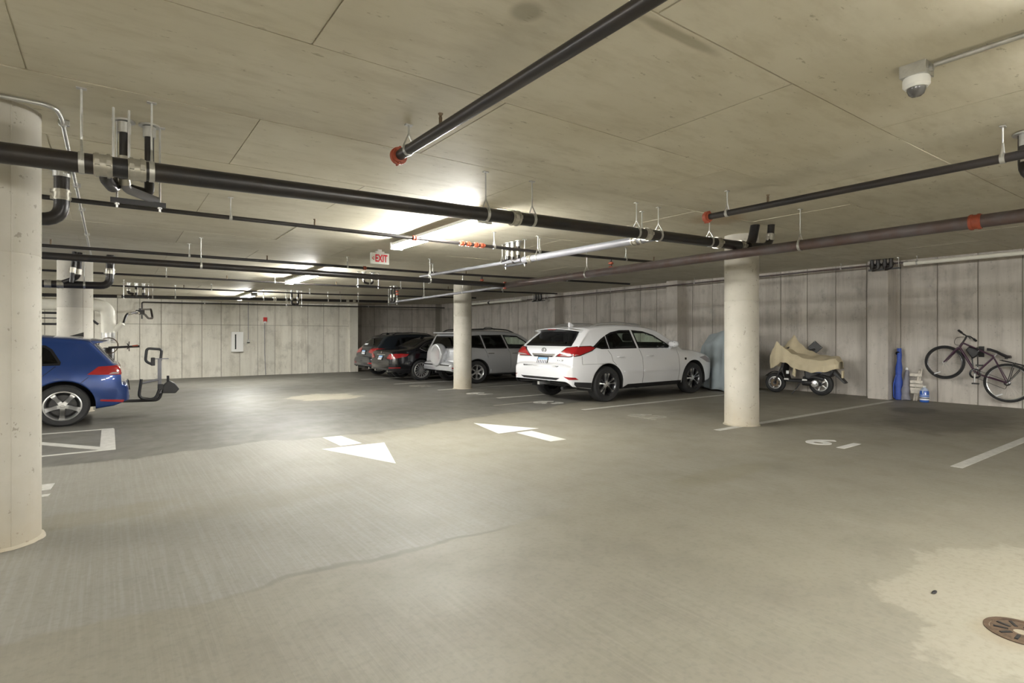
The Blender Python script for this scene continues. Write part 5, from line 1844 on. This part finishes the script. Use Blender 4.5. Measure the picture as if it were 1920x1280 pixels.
M().tube([(.03, .02, 0), (.10, -.05, .64)], .018, 4).build('leg', 'wood_grey', ws, ang=0)
M().tube([(.02, .06, 0), (.09, -.01, .60)], .018, 4).build('leg', 'wood_grey', ws, ang=0)
M().tube([(.12, .34, 0), (.17, .34, .45)], .014, 4).build('leg', 'wood_grey', ws, ang=0)
M().box((.13, .26, .18), (.15, .37, .23)).build('slat', 'wood_grey', ws, ang=0, bevel=.003)
M().box((.14, .26, .27), (.16, .37, .32)).build('slat', 'wood_grey', ws, ang=0, bevel=.003)
jg = empty('fluid_jug', (12.90, 4.08, 0), 0, 'clear plastic jug of blue fluid standing on the floor by the wall', 'jug')
M().lathe([(.001, .002), (.068, .002), (.076, .012), (.076, .205), (.07, .225)], 32, caps=False).build('fluid', 'fluid_blue', jg)
M().lathe([(.0705, .224), (.05, .262), (.026, .285), (.024, .295)], 28, caps=False).build('shoulder', 'jug_clear', jg)
M().lathe([(.027, .29), (.028, .315), (.001, .317)], 20, caps=True).build('cap', 'white_enamel', jg)
M().lathe([(.0775, .045), (.0775, .145)], 32, caps=False).build('label_sheet', 'plate_white', jg)
M().lathe([(.0782, .105), (.0782, .14)], 32, caps=False).build('label_stripe', 'label_blue', jg)
M().lathe([(.0784, .075), (.0784, .094)], 32, caps=False).build('label_lettering', 'ink', jg)
M().tube(fillet([(-.045, 0, .27), (-.085, 0, .25), (-.08, 0, .18), (-.06, 0, .17)], .02), .011, 8).build('grip', 'jug_clear', jg)

# ------------------------------------------------------------ bicycle hung on the wall
bk = empty('bicycle', (12.98, 3.3, .13), 0, 'dark plum bicycle hanging tilted on the right wall, front wheel raised', 'bicycle')


def bp(y, z, x=0):
    return Vector((x, y - 3.3, z - .13))


FH, RH, BB, ST, HT, HB = (3.78, .79), (2.85, .455), (3.30, .60), (3.04, .92), (3.50, 1.165), (3.545, 1.08)


def bike_wheel(c, r, rimm, wr):
    p = bp(*c)
    n = 48
    o = M().tube([p + Vector((0, r * math.cos(2 * PI * k / n), r * math.sin(2 * PI * k / n))) for k in range(n)], .022, 10, closed=True).build('wheel', 'rubber', bk)
    rr = r - .027
    M().tube([p + Vector((0, rr * math.cos(2 * PI * k / n), rr * math.sin(2 * PI * k / n))) for k in range(n)], .011, 8, closed=True).build('rim', rimm, o)
    mb = M()
    for k in range(32):
        a = 2 * PI * k / 32
        s_ = 1 if k % 2 else -1
        b_ = a + .5 * (1 if (k // 2) % 2 else -1)
        mb.tube([p + Vector((s_ * .025, .018 * math.cos(b_), .018 * math.sin(b_))), p + Vector((0, rr * math.cos(a), rr * math.sin(a)))], .0014, 4)
    mb.build('spokes', 'galvanised', o)
    M().cyl(p + Vector((-.05, 0, 0)), p + Vector((.05, 0, 0)), .02, 12).build('hub', 'alloy_silver', o)
    a = rad(-62)
    q = p + Vector((-.012, rr * .86 * math.cos(a), rr * .86 * math.sin(a)))
    M().cbox((0, 0, 0), (.006, .11, .02), Matrix.Translation(q) @ Matrix.Rotation(rad(-25), 4, 'X')).build('reflector', 'plate_white', o, ang=0)
    return o


bike_wheel(FH, .30, 'alloy_dark', .3)
bike_wheel(RH, .325, 'alloy_silver', .3)
for a, b, r, m, nm in ((HT, ST, .016, 'frame_plum', 'top_tube'), (HB, BB, .021, 'frame_plum', 'down_tube'), (ST, BB, .016, 'frame_plum', 'seat_tube'), (HT, HB, .021, 'frame_plum', 'head_tube')):
    M().tube([bp(*a), bp(*b)], r, 12).build(nm, m, bk)
for x in (-.05, .05):
    M().tube([bp(ST[0], ST[1] - .03, x * .3), bp(RH[0], RH[1], x * 1.2)], .009, 8).build('seat_stay', 'frame_plum', bk)
    M().tube([bp(BB[0], BB[1], x * .5), bp(RH[0], RH[1], x * 1.2)], .011, 8).build('chain_stay', 'frame_plum', bk)
    M().tube([bp(HB[0] + .01, HB[1] - .01, x), bp(3.62, 1.0, x), bp(FH[0], FH[1], x)], [.018, .018, .011], 10).build('fork_blade', 'frame_plum', bk)
M().tube([bp(HB[0] + .012, HB[1] - .012, -.05), bp(HB[0] + .012, HB[1] - .012, .05)], .018, 10).build('fork_crown', 'frame_plum', bk)
M().tube([bp(HT[0], HT[1]), bp(3.46, 1.24), bp(3.44, 1.29)], .016, 10).build('stem', 'black_plastic', bk)
M().tube(fillet([bp(3.46, 1.36, -.27), bp(3.44, 1.32, -.12), bp(3.44, 1.29, 0), bp(3.42, 1.29, .1), bp(3.36, 1.22, .17)], .06), .013, 10).build('handlebar', 'black_plastic', bk)
M().tube([bp(3.475, 1.395, -.31), bp(3.455, 1.355, -.22)], .02, 10).build('grip', 'rubber', bk)
M().tube([bp(3.37, 1.235, .15), bp(3.345, 1.20, .19)], .02, 10).build('grip', 'rubber', bk)
M().tube([bp(3.44, 1.32, -.2), bp(3.36, 1.29, -.23), bp(3.33, 1.24, -.2)], .008, 6).build('brake_lever', 'black_plastic', bk)
M().tube(fillet([bp(3.45, 1.28, -.1), bp(3.60, 1.26, -.06), bp(3.62, 1.12, -.03), bp(3.5, 1.12, -.03)], .08), .004, 6).build('brake_cable', 'black_plastic', bk)
M().tube([bp(*ST), bp(2.975, 1.0)], .012, 10).build('seat_post', 'alloy_silver', bk)
rows = []
for t, w_, z in ((0, .02, 1.075), (.15, .025, 1.068), (.4, .035, 1.035), (.65, .07, .985), (.85, .085, .95), (1.0, .06, .945)):
    y = 3.14 - .33 * t
    rows.append([tuple(bp(y, z - .02 * (abs(s_) ** 2) + .0, w_ * s_)) for s_ in (-1, -.6, -.2, .2, .6, 1)] + [tuple(bp(y, z - .05, w_ * s_ * .8)) for s_ in (1, 0, -1)])
    rows[-1].append(rows[-1][0])
mb = M().grid(rows)
mb.add(rows[0][:-1], [tuple(range(9))])
mb.add(rows[-1][:-1], [tuple(range(9))])
mb.build('saddle', 'saddle_black', bk)
M().lathe([(.085, -.004), (.092, 0), (.085, .004), (.06, .003), (.06, -.003)], 28, Matrix.Translation(bp(*BB, -.05)) @ Matrix.Rotation(rad(90), 4, 'Y'), closed=True).build('chainring', 'trim_black', bk)
M().cyl(bp(*BB, -.06), bp(*BB, .06), .02, 12).build('bottom_bracket', 'alloy_dark', bk)
for sg, x in ((-1, -.075), (1, .075)):
    e = bp(BB[0] - .005 * sg, BB[1] + .165 * sg, x)
    ck = M().tube([bp(*BB, x), e], [.016, .012], 8).build('crank_arm', 'alloy_silver', bk)
    M().box((-.05 if sg < 0 else .0, -.05, -.012), (.0 if sg < 0 else .05, .05, .012), Matrix.Translation(e + Vector((-.0, -.02, -.015)))).build('pedal', 'black_plastic', ck, ang=0)
M().tube(fillet([bp(3.29, .675, -.05), bp(2.86, .50, -.05), bp(2.80, .46, -.05), bp(2.86, .40, -.05), bp(2.87, .34, -.05), bp(3.28, .52, -.05)], .03), .004, 6, closed=True).build('chain', 'black_plastic', bk)
M().lathe([(.05, -.01), (.05, .01), (.02, .02), (.02, -.02)], 20, Matrix.Translation(bp(*RH, -.04)) @ Matrix.Rotation(rad(90), 4, 'Y'), closed=True).build('cassette', 'alloy_dark', bk)
for x in (-.06, .06):
    M().tube([bp(RH[0], RH[1], x), bp(2.76, .82, x)], .006, 6).build('rack_strut', 'black_plastic', bk)
    M().tube([bp(RH[0], RH[1], x), bp(2.64, .77, x)], .006, 6).build('rack_strut', 'black_plastic', bk)
    M().tube([bp(2.95, .86, x), bp(2.55, .75, x)], .007, 6).build('rack_rail', 'black_plastic', bk)
for t in (.1, .45, .8):
    M().tube([bp(2.95 - .4 * t, .86 - .11 * t, -.06), bp(2.95 - .4 * t, .86 - .11 * t, .06)], .006, 6).build('rack_rung', 'black_plastic', bk)
M().box((-.02, -.02, 0), (.02, .02, .05), Matrix.Translation(bp(2.87, .88))).build('rack_clip', 'black_plastic', bk, ang=0)
M().prism([(3.45, 1.03), (3.40, 1.10), (3.24, 1.04), (3.27, .93), (3.35, .87)], -.035, .035, Matrix.Translation((0, -3.3, -.13)) @ AXM).build('frame_bag', 'trim_black', bk, bevel=.015)
M().tube([bp(3.36, .9), bp(3.345, .72)], .012, 8).build('bag_strap', 'trim_black', bk)
M().tube([bp(3.27, .95, -.04), bp(3.265, .72, -.04)], .007, 6).build('pump', 'trim_black', bk)
hk = empty('wall_hook', (13.18, 3.27, 1.0), 0, 'black wall hook holding the bicycle by its top tube', 'hook')
M().box((-.012, -.04, -.1), (.002, .04, .1)).build('plate', 'black_plastic', hk, ang=0)
M().tube(fillet([(0, 0, .02), (-.24, 0, .02), (-.26, 0, .08)], .03), .012, 8).build('arm', 'black_plastic', hk)
